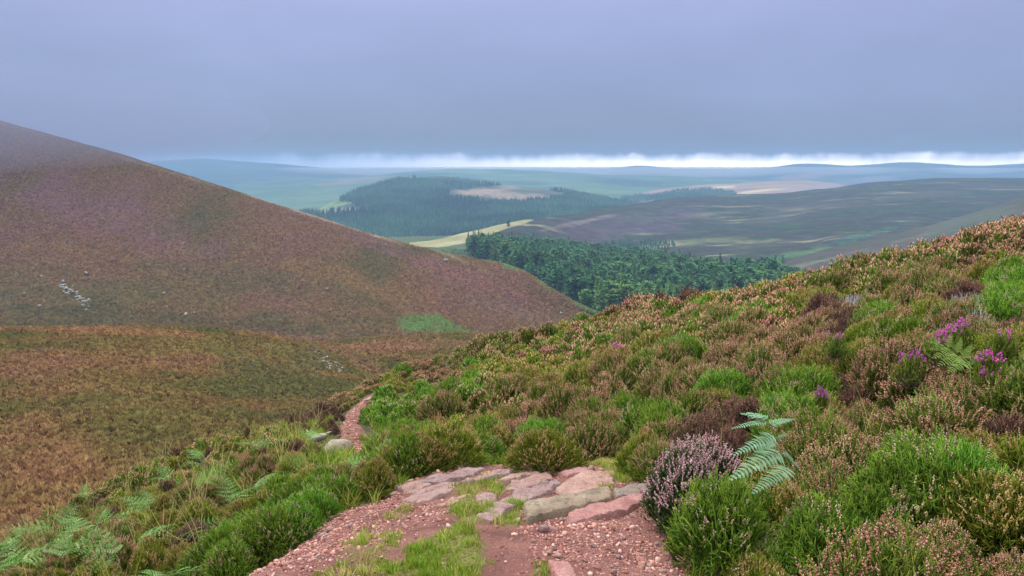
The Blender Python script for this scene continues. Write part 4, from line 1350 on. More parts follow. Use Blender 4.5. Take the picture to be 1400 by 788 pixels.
SLABS = [  # image outline of the top, height above the earth, material
    ([(716, 690), (745, 681), (800, 671), (831, 670), (836, 681), (812, 690), (760, 700), (719, 708)], .058, M_GREY),
    ([(778, 704), (800, 694), (850, 682), (880, 674), (885, 684), (860, 697), (815, 707), (782, 712)], .034, M_RED),
    ([(838, 669), (862, 664), (891, 661), (896, 672), (870, 678), (842, 681)], .04, M_GREY),
    ([(760, 667), (776, 658), (805, 650), (836, 651), (834, 664), (806, 671), (773, 677)], .055, M_PINK),
    ([(684, 660), (712, 640), (742, 640), (745, 644), (720, 654), (697, 660)], .05, M_PINK),
    ([(695, 669), (699, 659), (722, 652), (749, 648), (753, 657), (728, 666)], .05, M_PINK),
    ([(697, 677), (715, 668), (757, 659), (764, 662), (740, 671), (712, 678)], .03, M_PINK),
    ([(655, 703), (686, 684), (731, 671), (752, 674), (735, 681), (707, 692), (673, 710)], .05, M_PINK),
    ([(628, 662), (667, 643), (702, 637), (709, 642), (690, 652), (646, 664)], .055, M_PINK),
    ([(650, 684), (668, 672), (680, 674), (676, 684), (660, 694)], .03, M_PINK),
    ([(538, 660), (569, 655), (588, 666), (572, 671), (552, 673)], .05, M_PINK),
    ([(574, 657), (606, 648), (641, 641), (660, 643), (634, 652), (582, 662)], .045, M_PINK),
    ([(552, 682), (578, 670), (604, 664), (630, 666), (606, 677), (571, 686)], .04, M_PINK),
    ([(592, 690), (612, 685), (634, 682), (632, 686), (606, 692)], .02, M_PINK),
    ([(750, 776), (778, 774), (796, 800), (760, 800)], .03, M_RED),
    ([(762, 648), (790, 642), (812, 641), (800, 648), (776, 653)], .025, M_RED)]


def slab(outline, h, mat, seed):
    if mat is M_PINK:
        h *= .5
        ox, oy = sum(a for a, b in outline) / len(outline), sum(b for a, b in outline) / len(outline)
        outline = [(ox + (a - ox) * 1.10, oy + (b - oy) * 1.22) for a, b in outline]
    q = hit(*zip(*outline), dz=h * .8)
    poly = [(float(a), float(b)) for a, b in q[:, :2]]
    A = np.c_[np.ones(len(q)), q[:, :2]]
    gz = path_z(q[:, 0], q[:, 1])
    co = np.linalg.lstsq(A, gz, rcond=None)[0]
    cx, cy = q[:, 0].mean(), q[:, 1].mean()
    lo, hi = q[:, :2].min(0) - .03, q[:, :2].max(0) + .03
    st = .0075
    X, Y = np.meshgrid(np.arange(lo[0], hi[0], st), np.arange(lo[1], hi[1], st))
    sd = poly_sd(X, Y, poly) + fbm(X * 7, Y * 7, 2, seed) * .03 + fbm(X * 40, Y * 40, 2, seed + 1) * .007
    lip = sstep(-.007, .006, sd) * .90 + sstep(.0, .05, sd) * .10
    gl = co[0] + co[1] * X + co[2] * Y
    w_ = (X * .25 + Y) * 26 + fbm(X * 4, Y * 4, 2, seed) * 3
    saw = np.abs((w_ % 1) - .5) * (w_ % 1 > .12)
    strata = fbm(X * 5 + (X * .3 + Y) * 9, Y * 5, 4, seed + 3) * .026 + fbm(X * 30, Y * 30, 3, seed + 5) * .009 - (1 - sstep(.0, .10, w_ % 1)) * .007 * (fbm(X * 6, Y * 6, 2, seed + 8) > 0)
    Z = gl + lip * (h + .04) - .04 + strata * lip
    v, f, _ = masked_grid(X, Y, Z, sd > -.022)
    c = np.array([cx, cy, float(co[0] + co[1] * cx + co[2] * cy)])
    return obj('stone_slab', mesh_np('stone_slab', v - c, f, [mat]), parent=path, loc=c)


for i, (o_, h_, m_) in enumerate(SLABS): slab(o_, h_, m_, 900 + i)


def rock_mesh(name, seed, mats, sub=2, cuts=7, flat=.62):
    g = np.random.default_rng(seed)
    bm = bmesh.new()
    bmesh.ops.create_icosphere(bm, subdivisions=sub, radius=1)
    V = np.array([v.co for v in bm.verts])
    F = np.array([[v.index for v in f.verts] for f in bm.faces])
    bm.free()
    for _ in range(cuts):
        n = g.normal(0, 1, 3); n /= np.linalg.norm(n); d = g.uniform(.45, .8)
        k = V @ n
        V = V - n[None] * np.maximum(k - d, 0)[:, None] * .92
    V = V * (1 + fbm(V[:, 0] * 2 + seed, V[:, 1] * 2 + V[:, 2] * 3, 3, seed)[:, None] * .14)
    V = V * np.array([1, g.uniform(.65, .95), g.uniform(flat * .8, flat * 1.2)])
    return mesh_np(name, V, F, mats, smooth=sub >= 3)


STONES = [rock_mesh('stone', 40 + i, [[M_PINK, M_PINK, M_RED, M_PINK, M_BOULD][i % 5]], 2, 8) for i in range(10)]
# loose stones one can pick out on the gravel: image position, size in pixels, shape
LOOSE = [(441, 734, 16, 0), (452, 728, 14, 1), (446, 742, 10, 3), (478, 727, 12, 5), (484, 733, 9, 1), (421, 744, 10, 0), (402, 757, 8, 6), (545, 700, 12, 5), (556, 694, 9, 2), (527, 672, 12, 4), (538, 677, 14, 0),
         (541, 667, 9, 3), (519, 678, 10, 5), (506, 684, 11, 1), (513, 690, 9, 0), (553, 719, 10, 0), (561, 661, 10, 5), (708, 716, 17, 2), (722, 713, 14, 0), (735, 711, 12, 6), (748, 709, 12, 1), (757, 727, 16, 2), (742, 728, 20, 0), (768, 716, 12, 3), (757, 703, 10, 8), (779, 719, 11, 5),
         (751, 757, 14, 8), (764, 763, 15, 5), (867, 704, 12, 2), (880, 770, 20, 2), (876, 780, 16, 0), (888, 778, 12, 4), (914, 762, 10, 0), (917, 774, 11, 3), (853, 735, 9, 1), (812, 752, 10, 5), (826, 738, 9, 0), (700, 738, 8, 3), (686, 760, 7, 0), (466, 776, 9, 1), (392, 779, 10, 0),
         (378, 771, 9, 5), (420, 766, 9, 1), (436, 768, 12, 9), (527, 768, 9, 3), (897, 742, 10, 5), (845, 765, 9, 1), (800, 772, 10, 0), (838, 786, 11, 3), (780, 745, 9, 6), (905, 788, 12, 8), (730, 742, 9, 0), (812, 728, 9, 1), (487, 745, 8, 0), (500, 710, 9, 5), (580, 706, 8, 1), (612, 704, 8, 0)]
for px, py, w, s_ in LOOSE:
    q = hit(px, py + 1)[0]
    z = float(path_z(q[:1], q[1:2])[0])
    r_ = w / FPX * np.linalg.norm(q) * .52
    obj('stone', STONES[s_], parent=path, loc=(q[0], q[1], z + r_ * .22), rot=(random.uniform(-.3, .3), random.uniform(-.3, .3), random.uniform(0, 6.28)), scale=float(r_))

# two boulders and smaller rocks beside the narrow trail
M_B = [rock_mesh('boulder', 71, [M_BOULD], 2, 14, .5), rock_mesh('boulder', 74, [M_BOULD], 2, 14, .42), rock_mesh('rock', 77, [M_BOULD], 2, 12, .42)]


def rock(nm, me, px, py, w, lab, cat, rz=0.0, sc=(1, 1, 1), lift=.3, grp=None):
    q = hit(px, py)[0]
    r_ = float(w / FPX * np.linalg.norm(q) * .52)
    o = obj(nm, me, loc=(q[0], q[1], q[2] + r_ * lift), rot=(0, -.25, rz), scale=(r_ * sc[0], r_ * sc[1], r_ * sc[2]))
    return tag(o, lab, cat, grp)


rock('boulder', M_B[0], 459, 621, 48, 'pale angular boulder at the edge of the narrow trail', 'boulder', .5, (1.1, .7, 1.0), .4)
rock('boulder', M_B[1], 438, 606, 36, 'smaller flat-topped boulder just behind the pale angular one', 'boulder', -.3, (1, .8, .8), .4)
rock('rock', M_B[2], 448, 596, 18, 'narrow flat rock above the two boulders by the trail', 'rock', .1, (1, .6, .6), .4)
rock('rock', M_B[2], 503, 550, 15, 'pale rock where the narrow trail goes over the brow', 'rock', .8, (1, .8, .7), .5)
rock('rock', M_B[0], 655, 485, 14, 'pale stone showing among heather near the brow', 'rock', .2, (1.2, .7, .6), 1.2)
rock('rock', M_B[1], 594, 545, 12, 'small pale stone half hidden in heather above the trail', 'rock', .2, (1.2, .7, .6), 1.3)
rock('rock', M_B[1], 58, 772, 36, 'brownish rock among the bracken low on the bank', 'rock', .7, (.8, .7, 1.0), .6)
rock('rock', M_B[0], 232, 637, 14, 'small grey rock beside bracken at the edge of the bank', 'rock', .9, (.9, .7, .8), .8)

# gravel
M_GRAV = plant_mat('gravel_stone', [(0, (.20, .072, .055)), (.35, (.35, .15, .118)), (.7, (.46, .235, .19)), (1, (.58, .39, .33))], .4, hue=.012)


def pebble(seed):
    me = rock_mesh('pebble', seed, [M_GRAV], 1, 5, .6)
    put_attr(me, 'tint', np.full(len(me.vertices), np.random.default_rng(seed).random()))
    return me


def gravel():
    r = np.random.default_rng(5)
    n = 210000
    x, y = r.uniform(-2.2, 1.4, n), r.uniform(-.5, 7.0, n)
    sd = path_sd(x, y)
    tm_ = turf_mask(x, y)
    px, py = proj(np.stack([x, y, ground_z(x, y)], 1))
    d = .38 + .55 * vnoise(x / .35, y / .35, 71) + .5 * vnoise(x / 1.1, y / 1.1, 72)
    # worn earth carries little gravel; the runnels down both sides are full of it
    for cx, cy, rx, ry, a in ((640, 770, 110, 90, -.45), (690, 750, 40, 40, -.5), (560, 735, 60, 30, -.2), (790, 735, 130, 50, .55), (480, 735, 90, 30, .5), (420, 765, 70, 30, .45), (560, 700, 60, 22, .35), (900, 720, 30, 30, -.15)):
        d = d + a * (1 - sstep(.5, 1.2, np.hypot((px - cx) / rx, (py - cy) / ry)))
    ok = (sd > -.05) & (r.random(n) < np.clip(d, .06, 1) * (1 - tm_ * .9)) & (np.hypot(x, y) > .8)
    for o_, h_, m_ in SLABS:
        q = hit(*zip(*o_), dz=h_ * .8)
        ok &= poly_sd(x, y, [(a, b) for a, b in q[:, :2]]) < -.004
    x, y = x[ok], y[ok]
    n = len(x)
    s = np.clip(r.lognormal(-5.45, .58, n), .0025, .026)
    z = path_z(x, y) + s * .15
    rot = r.uniform(0, 6.28, (n, 3)); rot[:, :2] = r.normal(0, .4, (n, 2))
    scatter('gravel', np.stack([x, y, z], 1), rot, s, r.integers(0, 12, n), source('gravel_shapes', [pebble(820 + i) for i in range(12)]))
    # the trail
    n = 2600
    k = r.integers(0, len(TAIL) - 1, n); t = r.random(n)
    T = np.array(TAIL)
    p = T[k] * (1 - t[:, None]) + T[k + 1] * t[:, None] + r.normal(0, .065, (n, 2))
    s = np.clip(r.lognormal(-4.75, .5, n), .006, .035)
    z = path_z(p[:, 0], p[:, 1]) + s * .1
    rot = r.uniform(0, 6.28, (n, 3)); rot[:, :2] = r.normal(0, .4, (n, 2))
    scatter('gravel', np.c_[p, z], rot, s, r.integers(0, 12, n), bpy.data.collections['gravel_shapes'])


gravel()

# ------------------------------------------------------------------ grass
M_GRASS = plant_mat('grass_blade', [(0, (.12, .22, .015)), (.45, (.25, .38, .03)), (.75, (.40, .42, .07)), (1, (.58, .47, .19))], .2, .25)


def tuft(seed, n, h, w, yellow, spread=.03, lean=.5):
    g = np.random.default_rng(seed)
    a, d = g.uniform(0, 6.28, n), spread * np.sqrt(g.random(n))
    b = np.stack([np.cos(a) * d, np.sin(a) * d, np.full(n, -.005)], 1)
    hh = h * g.uniform(.55, 1.2, n)
    a2 = g.uniform(0, 6.28, n); ln = lean * g.uniform(.2, 1.2, n)
    pts = []
    side = np.stack([-np.sin(a2), np.cos(a2), np.zeros(n)], 1)
    for t, ww in ((0, 1), (.4, .85), (.75, .5)):
        c = b + np.stack([np.cos(a2) * ln * hh * t ** 1.8, np.sin(a2) * ln * hh * t ** 1.8, hh * t * (1 - .25 * ln * t)], 1)
        pts += [c - side * w * ww * .5, c + side * w * ww * .5]
    pts.append(b + np.stack([np.cos(a2) * ln * hh, np.sin(a2) * ln * hh, hh * (1 - .25 * ln)], 1))
    V = np.stack(pts, 1)
    F = np.array([(0, 1, 3), (0, 3, 2), (2, 3, 5), (2, 5, 4), (4, 5, 6)])[None] + (np.arange(n) * 7)[:, None, None]
    mb = MB()
    mb.add(V.reshape(-1, 3), F.reshape(-1, 3), np.repeat(np.clip(g.normal(yellow, .2, n), 0, 1), 7))
    return mb.mesh('tuft', [M_GRASS])


def grass():
    r = np.random.default_rng(23)
    src = [tuft(10 + i, 22, .034, .0040, .38 + .18 * i) for i in range(3)] + [tuft(20 + i, 20, .055, .0042, .32 + .33 * i) for i in range(3)] + [tuft(30 + i, 22, .17, .005, .55 + .2 * i, .04, .8) for i in range(2)] \
        + [tuft(40 + i, 5, .42, .0045, .72 + .2 * i, .03, .7) for i in range(2)] + [tuft(50 + i, 30, .14, .006, .22 + .1 * i, .05, .6) for i in range(2)]
    co = source('grass_shapes', src)
    P_, I_, S_ = [], [], []

    def put(x, y, z, i, s): P_.append(np.stack([x, y, z], 1)); I_.append(i); S_.append(s)
    # turf
    n = 30000
    x, y = r.uniform(-1.9, 1.3, n), r.uniform(.9, 6.2, n)
    px, py = proj(np.stack([x, y, ground_z(x, y)], 1))
    for pl, ye, de in TURF:
        w = sstep(-.02, .07, poly_sd(x, y, pl) + vnoise(x * 9, y * 9, 5) * .12)
        bare = sstep(.05, .35, vnoise(x * 4.5, y * 4.5, 77) + .1)
        k = r.random(n) < w * de * .62 * (1 - .85 * bare)
        m = k.sum()
        yy = np.clip(ye + r.normal(0, .25, m) + .5 * vnoise(x[k] * 3, y[k] * 3, 78), 0, .99)
        i = np.where(r.random(m) < .65, (yy * 3).astype(int), 3 + (yy * 3).astype(int))
        put(x[k], y[k], path_z(x[k], y[k]), i, r.uniform(.6, 1.25, m))
    # fringe where the heather meets the path, longer blades among the bushes
    n = 26000
    x, y = r.uniform(-2.6, 2.0, n), r.uniform(.9, 9, n)
    sd = path_sd(x, y)
    k = (sd < .03) & (sd > -.30) & (r.random(n) < .22 * (1.1 - np.abs(sd + .08) * 3))
    m = k.sum()
    z = np.where(sd[k] > -.1, np.maximum(path_z(x[k], y[k]), ground_z(x[k], y[k]) - .03), ground_z(x[k], y[k]))
    put(x[k], y[k], z, r.choice([3, 4, 5, 6, 7, 10, 11], m, p=[.2, .15, .1, .12, .08, .2, .15]), r.uniform(.6, 1.1, m))
    n = 1500
    x, y = r.uniform(-8, 11, n), r.uniform(1.8, 13, n)
    sd = path_sd(x, y, False)
    k = (sd < -.15) & (np.abs(x) < y * .8 + 1)
    put(x[k], y[k], ground_z(x[k], y[k]) + .04, r.choice([6, 7, 8, 9], k.sum(), p=[.2, .2, .35, .25]), r.uniform(.8, 1.3, k.sum()))
    # green grass between the bracken
    n = 1600
    x, y = r.uniform(-8, -.5, n), r.uniform(2.5, 13, n)
    sd = path_sd(x, y, False)
    k = (sd < -.2) & (vnoise(x / .7, y / .7, 99) > .02) & (np.abs(x) < y * .8 + 1)
    put(x[k], y[k], ground_z(x[k], y[k]) + .02, r.choice([6, 10, 11], k.sum()), r.uniform(.8, 1.3, k.sum()))
    P2, I2, S2 = map(np.concatenate, (P_, I_, S_))
    rot = np.zeros((len(P2), 3)); rot[:, 2] = r.uniform(0, 6.28, len(P2)); rot[:, :2] = r.normal(0, .12, (len(P2), 2))
    scatter('grass', P2, rot, S2, I2.astype(int), co)


grass()

# ------------------------------------------------------------------ bracken
M_FROND = plant_mat('bracken_frond', [(0, (.10, .21, .045)), (.5, (.20, .36, .10)), (1, (.36, .50, .21))], .15, .3)
M_FRONDG = plant_mat('bracken_frond_fresh', [(0, (.11, .20, .04)), (.5, (.19, .31, .06)), (1, (.30, .40, .10))], .12, .3)
M_FRONDB = plant_mat('bracken_frond_brown', [(0, (.22, .11, .05)), (1, (.40, .22, .11))], .12, .2)
M_FRONDP = plant_mat('bracken_frond_grey_green', [(0, (.11, .23, .11)), (.5, (.18, .33, .18)), (1, (.28, .44, .27))], .05, .2)
M_STIPE = plant_mat('bracken_stalk', [(0, (.20, .22, .08)), (1, (.34, .30, .14))], .1)


def leaflets(mb, base, dirs, side, L, npin, w, droop, g, tint):
    """a row of small lobed leaflets on both sides of a midrib"""
    t = (np.arange(npin) + .6) / npin
    for sgn in (-1, 1):
        for k in range(npin):
            tt = t[k]
            o = base + dirs * L * tt + np.array([0, 0, -droop * L * tt * tt])
            ll = w * (1 - tt) ** .75 * g.uniform(.85, 1.1) + w * .08
            d = side * sgn * .93 + dirs * .40 + np.array([0, 0, g.normal(-.08, .12)])
            d = d / np.linalg.norm(d)
            ww = L / npin * .40
            m = o + d * ll * .42
            mb.add([o - dirs * ww * .6, m - dirs * ww + [0, 0, .004], o + d * ll, m + dirs * ww + [0, 0, .004], o + dirs * ww * .6],
                   [(0, 1, 3), (0, 3, 4), (1, 2, 3)], np.clip(tint + g.normal(0, .12), 0, 1))


def frond_mesh(seed, L=.55, pairs=11, mat=None, droop=.5):
    """a whole bracken frond: pairs of feathery side branches shortening to the tip"""
    g = np.random.default_rng(seed)
    mb = MB()
    cur = lambda t: np.array([0, L * t, L * (.12 * t - droop * t * t)])
    for i in range(8):
        a, b = cur(i / 8), cur((i + 1) / 8)
        v, f, _ = spindles([a], [b + (b - a) * .1], .0035 * (1 - i / 9), ((0, 1), (.5, .9), (1, 0)))
        mb.add(v, f, .9)
    for i in range(pairs):
        t = .16 + .80 * (i / pairs) ** .92
        o = cur(t); tg = cur(t + .02) - cur(t); tg /= np.linalg.norm(tg)
        l = L * .38 * (1 - t) ** .8 + .02
        for s in (-1, 1):
            d = np.array([s * .90, .42, g.normal(.02, .10)]) ; d /= np.linalg.norm(d)
            sd_ = np.cross(np.array([0, 0, 1.0]), d); sd_ /= np.linalg.norm(sd_)
            leaflets(mb, o, d, sd_, l, max(int(l / .02), 3), l * .17, .30, g, .5 + g.normal(0, .2))
    return mb.mesh('frond', [mat or M_FROND, M_STIPE], smooth=False)


def pinna_mesh(seed, L, mat, n=15, w=.26, droop=.25):
    """one feathery side branch of a big frond"""
    g = np.random.default_rng(seed)
    mb = MB()
    v, f, _ = spindles([[0, 0, 0]], [[0, L, -droop * L]], .004, ((0, 1), (.5, .7), (1, 0)))
    mb.add(v, f, .9)
    leaflets(mb, np.zeros(3), np.array([0, 1.0, 0]), np.array([1.0, 0, 0]), L, n, w * L, droop, g, .6)
    return mb.mesh('frond', [mat], smooth=False)


FRONDS = [frond_mesh(1, .50, 8), frond_mesh(2, .46, 8, droop=.35), frond_mesh(3, .54, 9, droop=.65)]
FRONDS_G = [frond_mesh(5, .5, 10, M_FRONDG), frond_mesh(6, .55, 11, M_FRONDG, .4)]
FRONDS_B = [frond_mesh(8, .42, 9, M_FRONDB, .6)]


def stipe_mesh(h, bend, r=.005):
    mb = MB()
    pts = [np.array([bend * (i / 6) ** 2, 0, h * i / 6 - .03]) for i in range(7)]
    for a, b in zip(pts[:-1], pts[1:]):
        v, f, _ = spindles([a], [b + (b - a) * .08], r, ((0, 1), (.5, 1), (1, 0)))
        mb.add(v, f, .5)
    return mb.mesh('stalk', [M_STIPE])


STIPES = [stipe_mesh(.26, .02), stipe_mesh(.32, -.04), stipe_mesh(.22, .03)]
STIPE_H = [.23, .29, .19]
#  image position of the plant, how many fronds, size, heading of the fronds, colour, label
BRACKEN = [
    (370, 578, 3, .80, 2.8, 'f', 'pale bracken clump highest on the bank at its brow'), (410, 597, 2, .75, -1.2, 'f', 'bracken clump reaching towards the boulders by the trail'),
    (374, 606, 2, .70, 1.8, 'f', 'bracken clump left of the one reaching to the boulders'), (458, 632, 2, .62, -1.0, 'f', 'bracken fronds drooping over the grass in front of the pale boulder'),
    (308, 582, 2, .65, 1.2, 'g', 'yellow-green bracken tuft on the skyline of the bank'), (276, 624, 2, .70, 1.6, 'f', 'bracken clump beside the small grey rock on the bank edge'),
    (236, 650, 3, .72, 2.3, 'f', 'bracken clump below the small grey rock, spread to both sides'), (270, 664, 2, .66, -.6, 'g', 'pale straggly bracken clump among russet heather'),
    (312, 667, 3, .74, -1.0, 'f', 'bright bracken clump mid-way down the bank'), (348, 656, 2, .64, -1.2, 'f', 'bracken just up from the bright clump mid-way down the bank'),
    (206, 690, 2, .60, 1.0, 'f', 'small bracken tuft alone among olive heather'), (150, 708, 3, .74, -.9, 'f', 'long-fronded bracken leaning out along the bank'),
    (122, 728, 3, .76, 1.9, 'f', 'bracken clump with dark shadowed fronds under the long-fronded one'), (84, 730, 3, .80, 1.5, 'f', 'broad fresh bracken clump near the bank edge'),
    (84, 757, 3, .78, .4, 'f', 'bracken clump beside the brownish rock'), (165, 764, 4, .84, 2.4, 'f', 'largest bracken clump low on the bank, fronds in a fan'),
    (186, 738, 2, .66, -1.2, 'f', 'bracken arching above the largest fan of fronds'), (246, 718, 2, .60, -1.1, 'f', 'thin pale bracken fronds lying over tan heather'),
    (24, 770, 4, .82, 1.3, 'f', 'bracken clump at the very corner of the bank'), (30, 735, 2, .62, 1.4, 'f', 'bracken at the bank edge against the gully'),
    (205, 792, 3, .74, -.2, 'f', 'dark green bracken clump at the foot of the frame beside dense heather'), (262, 642, 1, .62, 1.0, 'b', 'withered brown bracken frond on the bank'),
    (330, 628, 2, .60, 0.6, 'b', 'rusty orange bracken fronds amid the heather of the bank'), (424, 626, 2, .6, 2.4, 'g', 'fresh grass-green bracken fronds near the trail'),
    (120, 672, 2, .55, 1.4, 'f', 'little bracken tuft peeping over the bank edge'), (70, 690, 1, .55, 1.6, 'f', 'single bracken frond peeping over the bank edge'), (340, 600, 2, .55, 2.0, 'g', 'low bracken fronds nestled in grass near the brow')]
rb = np.random.default_rng(99)
for bi, (px, py, nf, sz, hd, cl, lab) in enumerate(BRACKEN):
    q = hit(px, py, .22)[0]
    j = bi % 3
    o = tag(obj('bracken', STIPES[j], loc=q, rot=(0, 0, rb.uniform(0, 6.28)), scale=float(sz * 1.15)), lab, 'bracken')
    pool = {'f': FRONDS, 'g': FRONDS_G, 'b': FRONDS_B}[cl]
    for k in range(nf):
        me = pool[(bi + k) % len(pool)]
        fr = obj('frond', me, o)
        z = STIPE_H[j] * (1 - .22 * k)
        fr.location = ((.02 if j == 0 else -.03 if j == 1 else .03) * (z / STIPE_H[j]) ** 2, 0, z)
        want = hd + (k - (nf - 1) / 2) * 1.25 + rb.normal(0, .25)
        fr.rotation_euler = (rb.uniform(.15, .75), rb.normal(0, .35), want - o.rotation_euler.z)
        fr.scale = (rb.uniform(.75, 1.0),) * 3

# the large frond standing over the heather on the right, its side branches one by one
q = P(1086, 652, 3.40)
q[2] = float(ground_z(q[:1], q[1:2])[0])
big = tag(obj('bracken', None, loc=q), 'large grey-green bracken frond standing out over the heather slope', 'bracken')
mb = MB()
nodes = [np.array(P(a, b, d)) - q for a, b, d in ((1086, 655, 3.36), (1080, 640, 3.34), (1070, 615, 3.32), (1060, 596, 3.29), (1050, 580, 3.26), (1040, 572, 3.23))]
nodes[0][2] = min(nodes[0][2], -.02)
for a, b in zip(nodes[:-1], nodes[1:]):
    v, f, _ = spindles([a], [b + (b - a) * .06], .0036, ((0, 1), (.5, 1), (1, 0))); mb.add(v, f, .8)
obj('stalk', mb.mesh('stalk', [M_STIPE]), big)


def pin(root_px, tip_px, d0, d1, mat, seed, parent, org, w=.26, roll=0.0, n=15):
    a, b = P(*root_px, d0), P(*tip_px, d1)
    dv = Vector(b - a); L = dv.length
    me = pinna_mesh(seed, L, mat, n, w, .12)
    y = dv.normalized()
    up = Vector((0, -.55, .85)); up = (up - y * up.dot(y)).normalized()
    x = y.cross(up).normalized()
    M = Matrix((x, y, up)).transposed().to_4x4() @ Matrix.Rotation(roll, 4, 'Y')
    o = obj('frond', me, parent)
    o.location = Vector(a - org); o.rotation_euler = M.to_euler()


for r_, t_, d0, d1, w, roll in (((1046, 577), (1001, 581), 3.25, 3.19, .24, .5), ((1050, 573), (1012, 562), 3.25, 3.35, .24, .1), ((1052, 580), (1087, 570), 3.26, 3.29, .26, -.3), ((1040, 572), (1022, 560), 3.24, 3.39, .3, .1),
                                ((1058, 596), (1004, 616), 3.29, 3.17, .24, .25), ((1064, 598), (1080, 592), 3.29, 3.27, .3, 0), ((1066, 617), (1000, 648), 3.32, 3.15, .26, .2), ((1060, 606), (1030, 618), 3.32, 3.29, .26, .2),
                                ((1078, 640), (1030, 667), 3.36, 3.19, .26, .3), ((1072, 618), (1094, 640), 3.33, 3.29, .2, -.2)):
    pin(r_, t_, d0, d1, M_FRONDP, int(r_[0] * 3 + t_[1]), big, q, w, roll)

# the yellowish broad frond among the magenta flowers
q2 = P(1338, 512, 4.6); q2[2] = float(ground_z(q2[:1], q2[1:2])[0])
br2 = tag(obj('bracken', None, loc=q2), 'yellow-green bracken frond with a pale midrib beside magenta flowers', 'bracken')
mb = MB()
nodes = [np.array(P(a, b, d)) - q2 for a, b, d in ((1338, 516, 4.6), (1326, 498, 4.5), (1310, 484, 4.42), (1290, 473, 4.36), (1278, 470, 4.33))]
nodes[0][2] = min(nodes[0][2], -.02)
for a, b in zip(nodes[:-1], nodes[1:]):
    v, f, _ = spindles([a], [b + (b - a) * .06], .004, ((0, 1), (.5, 1), (1, 0))); mb.add(v, f, .9)
obj('stalk', mb.mesh('stalk', [M_STIPE]), br2)
for r_, t_, d0, d1, w in (((1322, 495), (1297, 506), 4.48, 4.38, .34), ((1314, 488), (1284, 496), 4.44, 4.34, .34), ((1304, 481), (1276, 486), 4.4, 4.32, .34), ((1292, 474), (1272, 476), 4.37, 4.31, .36), ((1318, 490), (1330, 470), 4.46, 4.5, .34),
                          ((1308, 482), (1316, 462), 4.42, 4.46, .34), ((1296, 475), (1302, 458), 4.38, 4.42, .36), ((1284, 471), (1276, 460), 4.34, 4.38, .4), ((1328, 500), (1338, 484), 4.5, 4.5, .36), ((1280, 470), (1268, 466), 4.33, 4.3, .4)):
    pin(r_, t_, d0, d1, M_FRONDG, int(r_[0] + t_[1]), br2, q2, w, .1, 10)

# ------------------------------------------------------------------ bell heather, magenta
BELL = [(1284, 456, 4.9, 'magenta bell heather crowning the yellow-green bracken frond on one side'), (1300, 448, 5.0, 'magenta bell heather just above the yellow-green bracken frond'), (1316, 442, 5.1, 'brightest magenta bell heather under the grey bare twigs'),
        (1372, 452, 4.9, 'pink bell heather at the edge of the view below the twigs'), (1352, 483, 4.5, 'magenta bell heather close beside the tip of the yellow-green bracken'), (1355, 506, 4.4, 'lowest magenta bell heather below the yellow-green bracken frond'),
        (1248, 484, 4.9, 'faint purple bell heather in front of dark brown heather'), (1143, 456, 6.2, 'small lone magenta bell heather amid green and tan bushes'), (1124, 533, 5.0, 'single pink bell heather above the large bracken frond'),
        (918, 485, 9.2, 'purple bell heather patch mid-slope'), (841, 472, 10.8, 'purple bell heather under a tan bush near the brow'), (1028, 420, 12, 'pinkish bell heather high on the slope near the skyline'),
        (716, 596, 5.9, 'pink bell heather spike drooping over the stone slabs'), (1182, 722, 3.0, 'single vivid magenta bell heather low on the slope'), (1304, 762, 2.7, 'small magenta bell heather at the bottom of the slope'), (962, 425, 12.5, 'pale pink bell heather along the upper slope')]
for i, (px, py, D, lab) in enumerate(BELL):
    t = P(px, py, D)
    fo, bl = NEAR['bell'][i % 2]
    gz = float(ground_z(t[:1], t[1:2])[0])
    hgt = float(np.clip(t[2] - gz + .05, .2, .7))
    s = min(hgt / .24, 1.0)
    gz = max(gz, t[2] + .03 - .24 * s)
    w = 1.0 * (1.7 if D > 8 else 1.0) * (.55 if i in (8, 12, 13, 14) else 1)
    o = tag(obj('bell_heather', fo, loc=(t[0], t[1], gz), rot=(0, 0, i * 1.3), scale=(w * s, w * s, s)), lab, 'bell heather')
    obj('bloom', bl, o, kind='stuff')

# ------------------------------------------------------------------ pale rocks on the hills across
M_SCREE = new_mat('scree')[0]
_nt = M_SCREE.node_tree
_nt.links.new(ramp(_nt, noise_n(_nt, 1.2, 4, .6), [(.35, (.20, .18, .16)), (.65, (.42, .40, .37))]), _nt.nodes['Principled BSDF'].inputs['Base Color'])
SC = [rock_mesh('rock', 160 + i, [M_SCREE], 1, 6, .6) for i in range(6)]


def near_pts(G, px, py):
    X, Y = proj(G)
    m = np.hypot(X - px, Y - py)
    return G[np.unravel_index(np.argmin(m), m.shape)]


def hill_rock(G, px, py, w, lab, grp=None):
    G = G[:int(G.shape[0] * (.5 if G is G_knoll else .4)) - 1]
    # fine position: blend of the grid around the nearest vertex
    X, Y = proj(G)
    d = np.hypot(X - px, Y - py).ravel()
    k = np.argpartition(d, 4)[:4]
    ww = 1 / (d[k] + .3)
    q = (G.reshape(-1, 3)[k] * ww[:, None]).sum(0) / ww.sum()
    r_ = float(w / FPX * np.linalg.norm(q) * .55)
    o = obj('rock', SC[random.randrange(6)], loc=(q[0], q[1], q[2] + r_ * .9), rot=(random.uniform(-.4, .4), random.uniform(-.4, .4), random.uniform(0, 6)), scale=(r_ * 1.4, r_ * 1.4, r_ * 1.4 * random.uniform(.7, 1.2)))
    tag(o, lab, 'rock', grp)


